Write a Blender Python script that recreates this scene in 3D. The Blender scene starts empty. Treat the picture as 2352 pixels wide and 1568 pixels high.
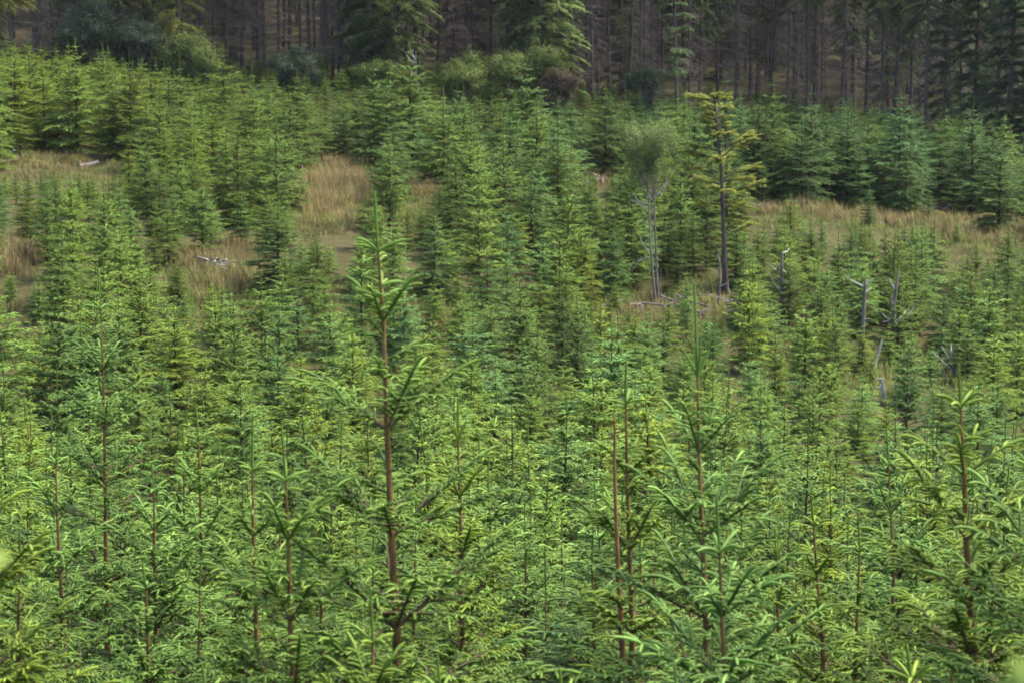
import bpy, math, random
import numpy as np
from mathutils import Vector, Matrix

SC = bpy.context.scene
COL = SC.collection
R = math.radians
# ------------------------------------------------------------------ camera, world, sun, exposure
IW, IH = 2352.0, 1568.0                 # layout grid of the view (pixels)
FOVX = R(24.0)
FPX = IW / 2 / math.tan(FOVX / 2)
TP = 0.12                               # tangent of the downward pitch
CP, SP = 1 / math.sqrt(1 + TP * TP), TP / math.sqrt(1 + TP * TP)
cam = bpy.data.cameras.new('camera')
cam.sensor_width = 36.0
cam.lens = 18.0 / math.tan(FOVX / 2)
cam.clip_start, cam.clip_end = 0.1, 3000
cam.dof.use_dof = True
cam.dof.focus_distance = 46.0
cam.dof.aperture_fstop = 5.2
cam_o = bpy.data.objects.new('camera', cam)
COL.objects.link(cam_o)
cam_o.location = (0, 0, 0)
cam_o.rotation_euler = (R(90) - math.atan(TP), 0, 0)
SC.camera = cam_o

SUN_EL, SUN_AZ = R(57), R(74)           # azimuth measured from +Y (away from camera), positive = to the right
world = bpy.data.worlds.new('World')
SC.world = world
world.use_nodes = True
wn = world.node_tree
sky = wn.nodes.new('ShaderNodeTexSky')
sky.sky_type = 'NISHITA'
sky.sun_disc = False
sky.sun_elevation = SUN_EL
sky.sun_rotation = SUN_AZ
sky.air_density, sky.dust_density, sky.ozone_density = 1.0, 3.5, 1.0
bg = wn.nodes['Background']
wn.links.new(sky.outputs[0], bg.inputs[0])
bg.inputs[1].default_value = 0.15
sun = bpy.data.lights.new('sun', 'SUN')
sun.energy = 2.2
sun.angle = R(18)
sun.color = (1.0, 0.94, 0.82)
sun_o = bpy.data.objects.new('sun', sun)
COL.objects.link(sun_o)
sdir = Vector((math.sin(SUN_AZ) * math.cos(SUN_EL), math.cos(SUN_AZ) * math.cos(SUN_EL), math.sin(SUN_EL)))
sun_o.rotation_euler = sdir.to_track_quat('Z', 'Y').to_euler()
sun_o.location = (0, 60, 60)
SC.view_settings.view_transform = 'Standard'
SC.view_settings.look = 'None'
SC.view_settings.exposure = 2.1
SC.view_settings.gamma = 1.0
SC.render.engine = 'CYCLES'
cy = SC.cycles
cy.max_bounces = 5
cy.diffuse_bounces = 3
cy.glossy_bounces = 1
cy.transmission_bounces = 2
cy.transparent_max_bounces = 2
cy.volume_bounces = 0
cy.caustics_reflective = cy.caustics_refractive = False
cy.filter_width = 1.8
cy.use_denoising = True
cy.denoiser = 'OPENIMAGEDENOISE'
cy.sample_clamp_indirect = 3.0
cy.sample_clamp_direct = 12.0

# ------------------------------------------------------------------ view <-> place
def ray(px, v):
    """slope (x/Y, z/Y) of the line of sight through a point of the view"""
    xr, yv = (px - IW / 2) / FPX, -(v - IH / 2) / FPX
    den = CP + yv * SP
    return xr / den, (-SP + yv * CP) / den

def project(x, Y, z):
    d = Y * CP - z * SP
    return IW / 2 + FPX * x / d, IH / 2 - FPX * (Y * SP + z * CP) / d

# the lie of the land: for each distance, heights across the valley (left, left-middle, right-middle, right)
U_COLS = [ray(p, 784)[0] for p in (0, 780, 1500, 2352)]
LAND = [
    (12, 2750, 2700, 2700, 2700), (17, 2100, 2090, 2090, 2090), (30, 1760, 1770, 1780, 1780),
    (50, 1300, 1330, 1340, 1350), (70, 880, 930, 960, 980), (82, 660, 720, 800, 840), (90, 545, 580, 690, 740),
    (105, 412, 440, 525, 560), (120, 338, 372, 420, 490), (140, 205, 215, 275, 345),
    (160, 120, 135, 190, 250), (190, 40, 60, 95, 150), (230, -50, -40, 0, 40), (320, -260, -250, -200, -170)]
LY = np.array([-30, 0, 3, 7] + [r[0] for r in LAND] + [420], float)
LZ = [[-1.7] * 4, [-1.7] * 4, [-2.0] * 4, [-3.6] * 4]
for r in LAND:
    LZ.append([r[0] * ray(1176, v)[1] for v in r[1:]])
LZ.append([z + 14 for z in LZ[-1]])
LZ = np.array(LZ)

def bumps(x, y):
    return (0.16 * np.sin(x * 0.83 + 1.3 * np.sin(y * 0.31)) * np.sin(y * 0.71 + 0.6) + 0.09 * np.sin(x * 2.1 + y * 1.3) * np.sin(y * 1.7 - x * 0.6)
            + 0.05 * np.sin(x * 4.3 + 2.0 * np.sin(y * 2.2)))

def ground(x, y):
    x, y = np.asarray(x, float), np.asarray(y, float)
    u = np.clip(x / np.maximum(y, 15.0), U_COLS[0] * 1.6, U_COLS[-1] * 1.6)
    cols = [np.interp(y, LY, LZ[:, k]) for k in range(4)]
    uc = np.clip(u, U_COLS[0], U_COLS[-1])
    z = np.zeros_like(u)
    for k in range(3):
        t = np.clip((uc - U_COLS[k]) / (U_COLS[k + 1] - U_COLS[k]), 0, 1)
        t = t * t * (3 - 2 * t)
        m = (uc >= U_COLS[k]) & (uc <= U_COLS[k + 1])
        z = np.where(m, cols[k] * (1 - t) + cols[k + 1] * t, z)
    return z + bumps(x, y) * np.clip((y - 5) / 20, 0, 1)

def gz(x, y):
    return float(ground(x, y))

def spot(px, Y):
    """ground point at distance Y under the view column px"""
    x = ray(px, 784)[0] * Y
    for _ in range(4):                  # the column bends a little with height
        p, v = project(x, Y, gz(x, Y))
        x += (px - p) / FPX * Y
    return x, Y, gz(x, Y)

def at(px, v, Y):
    a, b = ray(px, v)
    return np.array([a * Y, Y, b * Y])

# ------------------------------------------------------------------ materials
def new_mat(name):
    m = bpy.data.materials.new(name)
    m.use_nodes = True
    nt = m.node_tree
    b = nt.nodes['Principled BSDF']
    return m, nt, b

def N(nt, typ, **kw):
    n = nt.nodes.new(typ)
    for k, v in kw.items():
        setattr(n, k, v)
    return n

def mixc(nt, fac, a, b, mode='MIX'):
    n = N(nt, 'ShaderNodeMix', data_type='RGBA', blend_type=mode)
    for sock, val in ((n.inputs[0], fac), (n.inputs[6], a), (n.inputs[7], b)):
        if isinstance(val, (int, float)):
            sock.default_value = val
        elif isinstance(val, tuple):
            sock.default_value = (*val, 1)
        else:
            nt.links.new(val, sock)
    return n.outputs[2]

def noise(nt, scale, detail=3, rough=.6, coord='Object', stretch=None):
    tc = N(nt, 'ShaderNodeTexCoord')
    n = N(nt, 'ShaderNodeTexNoise')
    n.inputs['Scale'].default_value = scale
    n.inputs['Detail'].default_value = detail
    n.inputs['Roughness'].default_value = rough
    src = tc.outputs[coord]
    if stretch:
        mp = N(nt, 'ShaderNodeMapping')
        mp.inputs['Scale'].default_value = stretch
        nt.links.new(src, mp.inputs[0])
        src = mp.outputs[0]
    nt.links.new(src, n.inputs['Vector'])
    return n.outputs['Fac']

def ramp(nt, fac, stops):
    r = N(nt, 'ShaderNodeValToRGB')
    while len(r.color_ramp.elements) < len(stops):
        r.color_ramp.elements.new(0.5)
    for e, (p, c) in zip(r.color_ramp.elements, stops):
        e.position = p
        e.color = (*c, 1)
    nt.links.new(fac, r.inputs[0])
    return r.outputs[0]

def soft_normal(nt, b):
    """blades and leaves are lit as part of the shoot or clump they belong to"""
    a = N(nt, 'ShaderNodeAttribute', attribute_type='GEOMETRY', attribute_name='lie')
    vt = N(nt, 'ShaderNodeVectorTransform', vector_type='NORMAL', convert_from='OBJECT', convert_to='WORLD')
    nt.links.new(a.outputs['Vector'], vt.inputs[0])
    nn = N(nt, 'ShaderNodeVectorMath', operation='NORMALIZE')
    nt.links.new(vt.outputs[0], nn.inputs[0])
    nt.links.new(nn.outputs[0], b.inputs['Normal'])

def needle_mat(name, old, new, tip, blue, yellow, transl=.28, spec=.35, rough=.5):
    """needles: 'fresh' (0 old .. 1 this year's) per vertex, 'tint' (0 yellowish .. 1 bluish) per tree"""
    m, nt, b = new_mat(name)
    at_ = N(nt, 'ShaderNodeAttribute', attribute_type='GEOMETRY', attribute_name='fresh')
    ti = N(nt, 'ShaderNodeAttribute', attribute_type='INSTANCER', attribute_name='tint')
    c = ramp(nt, at_.outputs['Fac'], [(0, old), (.62, new), (1, tip)])
    t1 = N(nt, 'ShaderNodeMapRange'); t1.inputs[1].default_value = .5; t1.inputs[2].default_value = 1.0
    nt.links.new(ti.outputs['Fac'], t1.inputs[0])
    t0 = N(nt, 'ShaderNodeMapRange'); t0.inputs[1].default_value = .5; t0.inputs[2].default_value = 0.0
    nt.links.new(ti.outputs['Fac'], t0.inputs[0])
    c = mixc(nt, t1.outputs[0], c, mixc(nt, 1.0, c, blue, 'MULTIPLY'))
    c = mixc(nt, t0.outputs[0], c, mixc(nt, 1.0, c, yellow, 'MULTIPLY'))
    nz = noise(nt, 3.0, 2)
    v = N(nt, 'ShaderNodeMapRange'); v.inputs[1].default_value = .3; v.inputs[2].default_value = .7
    v.inputs[3].default_value = .72; v.inputs[4].default_value = 1.25
    nt.links.new(nz, v.inputs[0])
    hsv = N(nt, 'ShaderNodeHueSaturation')
    to = N(nt, 'ShaderNodeAttribute', attribute_type='INSTANCER', attribute_name='tone')
    ad = N(nt, 'ShaderNodeMath', operation='ADD'); ad.inputs[1].default_value = 1.0
    nt.links.new(to.outputs['Fac'], ad.inputs[0])
    mu = N(nt, 'ShaderNodeMath', operation='MULTIPLY')
    nt.links.new(ad.outputs[0], mu.inputs[0]); nt.links.new(v.outputs[0], mu.inputs[1])
    nt.links.new(mu.outputs[0], hsv.inputs['Value'])
    nt.links.new(c, hsv.inputs['Color'])
    nt.links.new(hsv.outputs[0], b.inputs['Base Color'])
    b.inputs['Roughness'].default_value = rough
    b.inputs['Specular IOR Level'].default_value = spec
    tr = N(nt, 'ShaderNodeBsdfTranslucent')
    nt.links.new(hsv.outputs[0], tr.inputs['Color'])
    soft_normal(nt, b)
    mx = N(nt, 'ShaderNodeMixShader')
    mx.inputs[0].default_value = transl
    nt.links.new(b.outputs[0], mx.inputs[1])
    nt.links.new(tr.outputs[0], mx.inputs[2])
    nt.links.new(mx.outputs[0], nt.nodes['Material Output'].inputs[0])
    return m

def bark_mat(name, dark, light, scale=9, rough=.85):
    m, nt, b = new_mat(name)
    nz = noise(nt, scale, 4, .65, stretch=(1, 1, .25))
    nt.links.new(ramp(nt, nz, [(.32, dark), (.68, light)]), b.inputs['Base Color'])
    b.inputs['Roughness'].default_value = rough
    b.inputs['Specular IOR Level'].default_value = .15
    return m

M = {}
M['needle'] = needle_mat('spruce_needles', (.018, .044, .010), (.134, .222, .036), (.25, .315, .062), (.74, .92, 1.6), (1.24, 1.02, .55), .20, .10)
M['old_needle'] = needle_mat('mature_spruce_needles', (.045, .078, .026), (.12, .185, .048), (.18, .245, .07), (.75, .9, 1.4), (1.6, 1.15, .7), .2, .25)
M['pine_needle'] = needle_mat('yellow_conifer_needles', (.085, .105, .020), (.22, .26, .035), (.32, .36, .05), (.8, .95, 1.4), (1.2, 1.0, .7))
M['bark_young'] = bark_mat('young_spruce_bark', (.056, .033, .011), (.175, .104, .036), 26)
M['bark_stem'] = bark_mat('shaded_spruce_bark', (.032, .022, .013), (.095, .06, .030), 26)
M['bark_twig'] = bark_mat('spruce_twig_bark', (.05, .034, .022), (.125, .085, .05), 30)
M['bark_old'] = bark_mat('mature_bark', (.026, .02, .018), (.085, .066, .058), 6)
M['bark_brown'] = bark_mat('orange_brown_bark', (.07, .048, .030), (.17, .115, .07), 6)
M['bark_grey'] = bark_mat('grey_birch_bark', (.065, .053, .047), (.18, .16, .145), 10)
M['dead_twig'] = bark_mat('dead_twigs', (.055, .043, .040), (.15, .12, .11), 8)
M['dead_wood'] = bark_mat('weathered_dead_wood', (.12, .11, .10), (.40, .375, .34), 7)
M['dead_dark'] = bark_mat('dark_dead_wood', (.05, .042, .036), (.17, .14, .12), 7)
M['orange_tip'] = bark_mat('orange_dead_shoot', (.085, .045, .020), (.21, .115, .045), 26)

def leaf_mat(name, c0, c1, transl=.3):
    m, nt, b = new_mat(name)
    a = N(nt, 'ShaderNodeAttribute', attribute_type='GEOMETRY', attribute_name='fresh')
    col = ramp(nt, a.outputs['Fac'], [(0, c0), (1, c1)])
    nt.links.new(col, b.inputs['Base Color'])
    b.inputs['Roughness'].default_value = .6
    b.inputs['Specular IOR Level'].default_value = .08
    soft_normal(nt, b)
    tr = N(nt, 'ShaderNodeBsdfTranslucent')
    nt.links.new(col, tr.inputs['Color'])
    mx = N(nt, 'ShaderNodeMixShader')
    mx.inputs[0].default_value = transl
    nt.links.new(b.outputs[0], mx.inputs[1]); nt.links.new(tr.outputs[0], mx.inputs[2])
    nt.links.new(mx.outputs[0], nt.nodes['Material Output'].inputs[0])
    return m
M['leaf_light'] = leaf_mat('light_willow_leaves', (.055, .088, .020), (.13, .165, .042))
M['leaf_grey'] = leaf_mat('grey_willow_leaves', (.045, .066, .036), (.10, .13, .07))
M['leaf_dark'] = leaf_mat('dark_broadleaf_leaves', (.022, .036, .022), (.05, .075, .042))
M['leaf_birch'] = leaf_mat('birch_leaves', (.08, .125, .04), (.20, .26, .075))
M['leaf_brown'] = leaf_mat('brown_larch_twigs', (.05, .042, .03), (.11, .085, .05))
M['leaf_near'] = leaf_mat('bright_sapling_leaves', (.11, .17, .03), (.17, .24, .05))
M['grass_dry'] = leaf_mat('dry_grass_blades', (.095, .080, .030), (.26, .205, .088), .2)
M['grass_green'] = leaf_mat('green_grass_blades', (.08, .11, .025), (.23, .24, .07), .25)
M['moss'] = leaf_mat('moss_hummock', (.10, .10, .025), (.26, .22, .055), .1)

m, nt, b = new_mat('moorland_ground')
n1 = noise(nt, .35, 5, .6); n2 = noise(nt, 3.5, 4, .7)
c1 = ramp(nt, n1, [(.35, (.022, .026, .009)), (.5, (.040, .042, .013)), (.65, (.062, .050, .020))])
c2 = ramp(nt, n2, [(.3, (.018, .015, .010)), (.7, (.075, .068, .028))])
nt.links.new(mixc(nt, .6, c1, c2), b.inputs['Base Color'])
b.inputs['Roughness'].default_value = 1
b.inputs['Specular IOR Level'].default_value = .05
M['ground'] = m

# ------------------------------------------------------------------ mesh building
def make_mesh(name, parts):
    """parts: list of (verts[n,3], faces[m,3 or 4], fresh[n] or None, material, smooth)"""
    V, loops, starts, tot, fr, mi, sm, lie = [], [], [], [], [], [], [], []
    any_lie = any(len(p) > 5 for p in parts)
    mats, base, lbase = [], 0, 0
    for v, f, a, mat, s, *ex in parts:
        if len(f) == 0:
            continue
        if mat not in mats:
            mats.append(mat)
        k = f.shape[1]
        V.append(v)
        loops.append((f + base).ravel())
        starts.append(lbase + np.arange(len(f)) * k)
        tot.append(np.full(len(f), k))
        fr.append(np.zeros(len(v)) if a is None else a)
        lie.append(ex[0] if ex else np.tile(np.array([0, 0, 1.0]), (len(v), 1)))
        mi.append(np.full(len(f), mats.index(mat)))
        sm.append(np.full(len(f), s))
        base += len(v)
        lbase += len(f) * k
    me = bpy.data.meshes.new(name)
    V = np.concatenate(V).astype(np.float32)
    L = np.concatenate(loops).astype(np.int32)
    S = np.concatenate(starts).astype(np.int32)
    me.vertices.add(len(V)); me.vertices.foreach_set('co', V.ravel())
    me.loops.add(len(L)); me.loops.foreach_set('vertex_index', L)
    me.polygons.add(len(S)); me.polygons.foreach_set('loop_start', S)
    at_ = me.attributes.new('fresh', 'FLOAT', 'POINT')
    at_.data.foreach_set('value', np.concatenate(fr).astype(np.float32))
    if any_lie:
        ln_ = me.attributes.new('lie', 'FLOAT_VECTOR', 'POINT')
        ln_.data.foreach_set('vector', np.concatenate(lie).astype(np.float32).ravel())
    for mt in mats:
        me.materials.append(mt)
    me.polygons.foreach_set('material_index', np.concatenate(mi).astype(np.int32))
    me.polygons.foreach_set('use_smooth', np.concatenate(sm).astype(bool))
    me.update(calc_edges=True)
    return me

def obj(name, me, parent=None):
    o = bpy.data.objects.new(name, me)
    COL.objects.link(o)
    if parent is not None:
        o.parent = parent
    return o

def tag(o, label, cat, group=None):
    o['label'] = label
    o['category'] = cat
    if group:
        o['group'] = group
    return o

def thing(name, label, cat, loc, rz=0, group=None):
    o = bpy.data.objects.new(name, None)
    o.empty_display_size = .2
    COL.objects.link(o)
    o.location = loc
    o.rotation_euler = (0, 0, rz)
    return tag(o, label, cat, group)

def unit(a):
    return a / np.maximum(np.linalg.norm(a, axis=-1, keepdims=True), 1e-9)

def frames(T):
    up = np.zeros_like(T); up[..., 2] = 1
    e1 = np.cross(T, up)
    bad = np.linalg.norm(e1, axis=-1) < .05
    e1[bad] = (1, 0, 0)
    e1 = unit(e1)
    return e1, np.cross(e1, T)          # e2 points roughly upwards

class Shoots:
    """yearly pieces of stem: start, direction, length, droop, age, radii"""
    def __init__(s):
        s.rows = []
    def add(s, p, d, L, g, age, r0, r1, dens=1.0):
        s.rows.append((*p, *d, L, g, age, r0, r1, dens))
    def arr(s):
        return np.array(s.rows, float).reshape(-1, 12)

def seg_pos(A, t):
    """A [n,12], t [n,k] -> positions, tangents"""
    p, d, L, g = A[:, None, 0:3], A[:, None, 3:6], A[:, None, 6:7], A[:, None, 7:8]
    t = t[..., None]
    P = p + d * L * t
    P[..., 2:3] -= g * L * t * t
    T = np.broadcast_to(d, P.shape).copy()
    T[..., 2:3] -= 2 * g * t
    return P, unit(T)

def tubes(A, nseg, sides, prof=None, rscale=1.0, fresh=None, radius=None, lie=False):
    """round stems along every row of A"""
    n = len(A)
    if n == 0:
        return np.zeros((0, 3)), np.zeros((0, 4), int), np.zeros(0)
    t = np.broadcast_to(np.linspace(0, 1, nseg + 1), (n, nseg + 1))
    P, T = seg_pos(A, t)
    e1, e2 = frames(T)
    r = (A[:, 9:10] * (1 - t) + A[:, 10:11] * t) * rscale if radius is None else np.broadcast_to(np.asarray(radius).reshape(-1, 1), (n, nseg + 1)).copy()
    if prof is not None:
        r = r * np.asarray(prof)[None]
    ang = np.arange(sides) * 2 * np.pi / sides
    V = P[:, :, None] + r[:, :, None, None] * (np.cos(ang)[None, None, :, None] * e1[:, :, None] + np.sin(ang)[None, None, :, None] * e2[:, :, None])
    idx = np.arange(n * (nseg + 1) * sides).reshape(n, nseg + 1, sides)
    a, b = idx[:, :-1], idx[:, 1:]
    F = np.stack([a, np.roll(a, -1, 2), np.roll(b, -1, 2), b], -1).reshape(-1, 4)
    fr = np.zeros(len(idx.ravel())) if fresh is None else np.repeat(fresh, (nseg + 1) * sides)
    if lie:
        return V.reshape(-1, 3), F, fr, (V - P[:, :, None]).reshape(-1, 3)
    return V.reshape(-1, 3), F, fr

def fresh_of(age, rng):
    f = np.where(age < .5, .64, np.where(age < 1.5, .22, .06))
    return np.clip(f + rng.uniform(-.08, .16, len(age)), 0, 1)

def needles(A, dens, ln, w, rng, hug=False):
    """single blades standing out all round along the stems"""
    n = np.maximum((A[:, 6] * dens * A[:, 11]).astype(int), 2)
    idx = np.repeat(np.arange(len(A)), n)
    k = len(idx)
    t = rng.random(k)
    B = A[idx]
    P, T = seg_pos(B, t[:, None])
    P, T = P[:, 0], T[:, 0]
    e1, e2 = frames(T)
    ph = rng.random(k) * 2 * np.pi
    rad = np.cos(ph)[:, None] * e1 + np.sin(ph)[:, None] * e2
    fwd = (1.15 if hug else .38) + .6 * t ** 3
    d = unit(T * fwd[:, None] + rad + np.array([0, 0, .12]))
    L = ln * (.75 + .4 * rng.random(k)) * (1 - .35 * t ** 4)
    P = P + rad * (.5 * (B[:, 9] + B[:, 10]))[:, None]
    s = unit(np.cross(d, rng.normal(size=(k, 3)))) * (w * .5)
    V = np.stack([P - s, P + s, P + d * L[:, None]], 1).reshape(-1, 3)
    F = np.arange(3 * k).reshape(-1, 3)
    base = fresh_of(B[:, 8], rng)
    tipb = np.where(B[:, 8] < .5, .34, .10) * t ** 3
    fr = np.stack([base - .10, base - .10, base + .12], 1) + tipb[:, None]
    lie = unit(rad * .75 + d * .25 + np.array([0, 0, .20]) + rng.normal(size=(k, 3)) * .32)
    return V, F, np.clip(fr, 0, 1).ravel(), np.repeat(lie, 3, 0)

# ------------------------------------------------------------------ growing a spruce
def vnorm(d):
    l = math.sqrt(d[0] * d[0] + d[1] * d[1] + d[2] * d[2]) or 1
    return (d[0] / l, d[1] / l, d[2] / l)

def grow(S, rng, p, d, age, L, order, maxo, droop=.30, lift=.0, nside=2, keep=1.0, stiff=.04):
    """one axis: a piece of stem per year, side axes at each year's end, small shoots between"""
    for y in range(age, -1, -1):
        l = L * rng.uniform(.85, 1.15) * ((.74 if order == 0 else .84) if y == 0 else 1.0)
        g = droop * rng.uniform(.7, 1.3) if y == 0 else stiff
        r0 = .0022 + .0030 * y
        S.add(p, d, l, g, y, r0, max(.0018, r0 - .0028))
        if y == 0:
            break
        e = (p[0] + d[0] * l, p[1] + d[1] * l, p[2] + d[2] * l - g * l)
        dn = vnorm((d[0], d[1], d[2] - 2 * g + lift))
        h = vnorm((dn[1], -dn[0], 0.0))
        if order < maxo:
            for s in ((-1, 1) if nside == 2 else (-1, 1, 0)):
                if rng.random() > keep:
                    continue
                a = R(rng.uniform(38, 60)) * s
                if s == 0:
                    a = R(rng.uniform(-12, 12))
                z = rng.uniform(-.28, .36)
                ca, sa = math.cos(a), math.sin(a)
                ds = vnorm((dn[0] * ca + h[0] * sa, dn[1] * ca + h[1] * sa, dn[2] * ca + z))
                ya = y - 1
                if order >= 1:
                    ya = min(ya, 1)
                    if y >= 3 and rng.random() < .25:
                        continue
                grow(S, rng, e, ds, ya, L * rng.uniform(.46, .66), order + 1, maxo, droop, lift * .5, 2, keep, stiff)
        if order >= maxo:
            ni = rng.choice((1, 1, 2, 2))
        elif order == 1:
            ni = rng.randint(3, 6) if y <= 2 else rng.randint(2, 4)
        else:
            ni = rng.randint(8, 12) if y <= 2 else (rng.randint(6, 9) if y <= 3 else 4)
        for j in range(ni):
            t = rng.uniform(.25, .92)
            q = (p[0] + d[0] * l * t, p[1] + d[1] * l * t, p[2] + d[2] * l * t - g * l * t * t)
            a = R(rng.uniform(45, 75)) * rng.choice((-1, 1))
            ca, sa = math.cos(a), math.sin(a)
            ds = vnorm((dn[0] * ca + h[0] * sa, dn[1] * ca + h[1] * sa, dn[2] * ca + rng.uniform(-.05, .45)))
            grow(S, rng, q, ds, min(y - 1, 1 if rng.random() < (.3 if order < 2 else 0) else 0), L * rng.uniform(.30, .46), maxo, maxo, droop, 0, 2, 1, stiff)
        d = dn
        p = e
        L *= .97

def spruce(seed, inter, height, lat=.30, nbr=(4, 6), maxage=5, az=None, erect=(), elev0=54, droop=.31, path=None, rfac=1.0, top=True, maxo=2, keep=1.0, infill=(6, 9)):
    """inter: lengths leader, first internode, ...; returns Shoots for trunk, stems+foliage, leader. Base at origin, top at height."""
    rng = random.Random(seed)
    trunk, fol, lead = Shoots(), Shoots(), Shoots()
    zs = [height]
    for l in inter:
        zs.append(zs[-1] - l)
    k = 0
    while zs[-1] > .55:
        zs.append(zs[-1] - inter[-1] * rng.uniform(.8, 1.1) * (.96 ** k))
        k += 1
    if zs[-1] > .05:
        zs.append(0.0)
    zs[-1] = 0.0
    wob = [(rng.uniform(-1, 1) * .012, rng.uniform(-1, 1) * .012) for _ in zs]
    pts = []
    for i, z in enumerate(zs):
        if path is not None and i < len(path):
            x, y = path[i]
        else:
            f = z / height
            bx, by = (path[-1] if path else (0, 0))
            ref = zs[len(path) - 1] if path else height
            x, y = (bx * max(z, 0) / ref + wob[i][0], by * max(z, 0) / ref + wob[i][1])
        pts.append((x, y, z))
    if zs[-1] == 0:
        pts[-1] = (0, 0, -.15)
    n = len(pts)
    if top:
        d = tuple(pts[0][j] - pts[1][j] for j in range(3))
        l = math.sqrt(sum(c * c for c in d))
        dd = vnorm((d[0] * .4 - .02, d[1] * .4, d[2]))
        lead.add(pts[1], dd, l, 0, 0, .0050 * rfac, .0030 * rfac, 1.0)
    for i in range(1, n - 1):
        a, b_ = pts[i + 1], pts[i]
        d = tuple(b_[j] - a[j] for j in range(3))
        l = math.sqrt(sum(c * c for c in d))
        trunk.add(a, vnorm(d), l, 0, i, (.0080 + .0050 * i) * rfac, (.0080 + .0050 * (i - 1)) * rfac)
    # whorls
    for i in range(1, n - 1):
        age = i - 1
        if zs[i] < .25:
            break
        nb = rng.randint(*nbr) + (1 if i >= 3 else 0)
        a0 = rng.uniform(0, 360)
        azs = [a0 + 360 / nb * j + rng.uniform(-18, 18) for j in range(nb)]
        if az and i in az:
            azs = az[i]
        for A in azs:
            el = elev0 - 5 * age + rng.uniform(-14, 12)
            if age == 0:
                el = rng.uniform(28, 52)
            if i in erect:
                el = rng.uniform(62, 80)
            el = max(el, -6)
            ce = math.cos(R(el))
            d = (ce * math.cos(R(A)), ce * math.sin(R(A)), math.sin(R(el)))
            sz = lat * rng.uniform(.85, 1.15) * (1.0 if age < 3 else .82)
            if zs[i] < 1.2:
                sz *= .75
            grow(fol, rng, pts[i], d, min(age, maxage), sz, 0, maxo, droop if i not in erect else .12, .05, rng.choice((2, 2, 3)), keep)
        # small branches on the stem between this whorl and the next below
        a, b_ = pts[i + 1], pts[i]
        l = b_[2] - a[2]
        m_ = int(rng.uniform(8, 12) * max(.4, min(1.2, l / .6))) if i <= 2 else rng.randint(*infill)
        for j in range(m_):
            t = rng.uniform(.12, .95)
            p = tuple(a[c] + (b_[c] - a[c]) * t for c in range(3))
            A = rng.uniform(0, 360)
            el = rng.uniform(5, 48)
            ce = math.cos(R(el))
            d = (ce * math.cos(R(A)), ce * math.sin(R(A)), math.sin(R(el)))
            grow(fol, rng, p, d, min(age, rng.choice((0, 1, 1, 2) if infill[0] < 7 else (1, 2, 2, 3)) if age else 0), lat * rng.uniform(.42, .72), 1, 2, droop, 0)
    return trunk, fol, lead

LODS = {'hero': dict(dens=520, ln=.0225, w=.0031, seg=4, sides=6, R=.0094), 'near': dict(dens=290, ln=.0225, w=.0045, seg=4, sides=5, R=.0102), 'mid': dict(dens=135, ln=.022, w=.0068, seg=3, sides=4, R=.0140),
        'far': dict(dens=58, ln=.031, w=.0125, seg=2, sides=3, R=.0130)}
PROF = {4: [.6, 1, 1.1, 1.1, .6], 3: [.65, 1.1, 1.05, .5], 2: [.7, 1.0, .3]}

def spruce_meshes(name, tr, fo, le, lod, seed, mat='needle', bark='bark_young'):
    if lod in ('mid', 'far'):
        bark = 'bark_stem'
    q = LODS[lod]
    rng = np.random.default_rng(seed)
    T, Fo, Le = tr.arr(), fo.arr(), le.arr()
    out = {}
    parts = []
    v, f, _ = tubes(T, 2 if lod not in ('near', 'hero') else 3, 8 if lod in ('near', 'hero') else 5)
    parts.append((v, f, None, M[bark], True))
    out['trunk'] = parts
    if lod in ('near', 'hero'):
        up = T[(T[:, 8] <= 3)].copy()
        up[:, 8] = 2
        if len(up):
            v, f, fr, li = needles(up, 170, .013, .0030, rng, True)
            parts.append((v, f, fr, M[mat], False, li))
    wood = Fo[(Fo[:, 8] >= 1)]
    sides = 5 if lod in ('near', 'hero') else 3
    v, f, _ = tubes(wood, 2 if lod in ('near', 'hero') else 1, sides)
    out['branch_sprays'] = [(v, f, None, M['bark_twig'], True)]
    grn = Fo[Fo[:, 8] <= 3].copy()
    old = grn[:, 8] >= 2
    grn[old, 11] = .55
    young = grn[grn[:, 8] <= 1]
    parts = []
    v, f, fr, li = tubes(young, q['seg'], q['sides'], PROF[q['seg']], 1, fresh_of(young[:, 8], rng) * (.85 if lod in ('near', 'hero') else .95), q['R'] * np.clip(young[:, 6] / .2, .75, 1.15), True)
    parts.append((v, f, fr, M[mat], True, li))
    v, f, fr, li = needles(grn, q['dens'], q['ln'], q['w'], rng)
    parts.append((v, f, fr, M[mat], False, li))
    out['foliage'] = parts
    if len(Le):
        lp = []
        v, f, fr, li = tubes(Le, 5, 6, [.9, 1, 1, 1, .95, .5], 1, np.full(len(Le), .34), q['R'] * .95, True)
        lp.append((v, f, fr, M[mat], True, li))
        v, f, fr, li = needles(Le, q['dens'] * 1.5, q['ln'] * .9, q['w'], rng, True)
        lp.append((v, f, np.clip(fr - .16, 0, 1), M[mat], False, li))
        out['leader_shoot'] = lp
    return out

def link_tree(name, meshes, label, cat, loc, rz=0, scale=1.0, group=None, tint=.5, skip=(), tone=0.0):
    t = thing(name, label, cat, loc, rz, group)
    t.scale = (scale, scale, scale) if isinstance(scale, (int, float)) else scale
    for part, me in meshes.items():
        if part in skip:
            continue
        o = obj(part, me, t)
        o['tint'] = float(tint)
        o['tone'] = float(tone)
    return t

def to_meshes(name, parts):
    return {k: make_mesh(name + '_' + k, p) for k, p in parts.items()}

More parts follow.
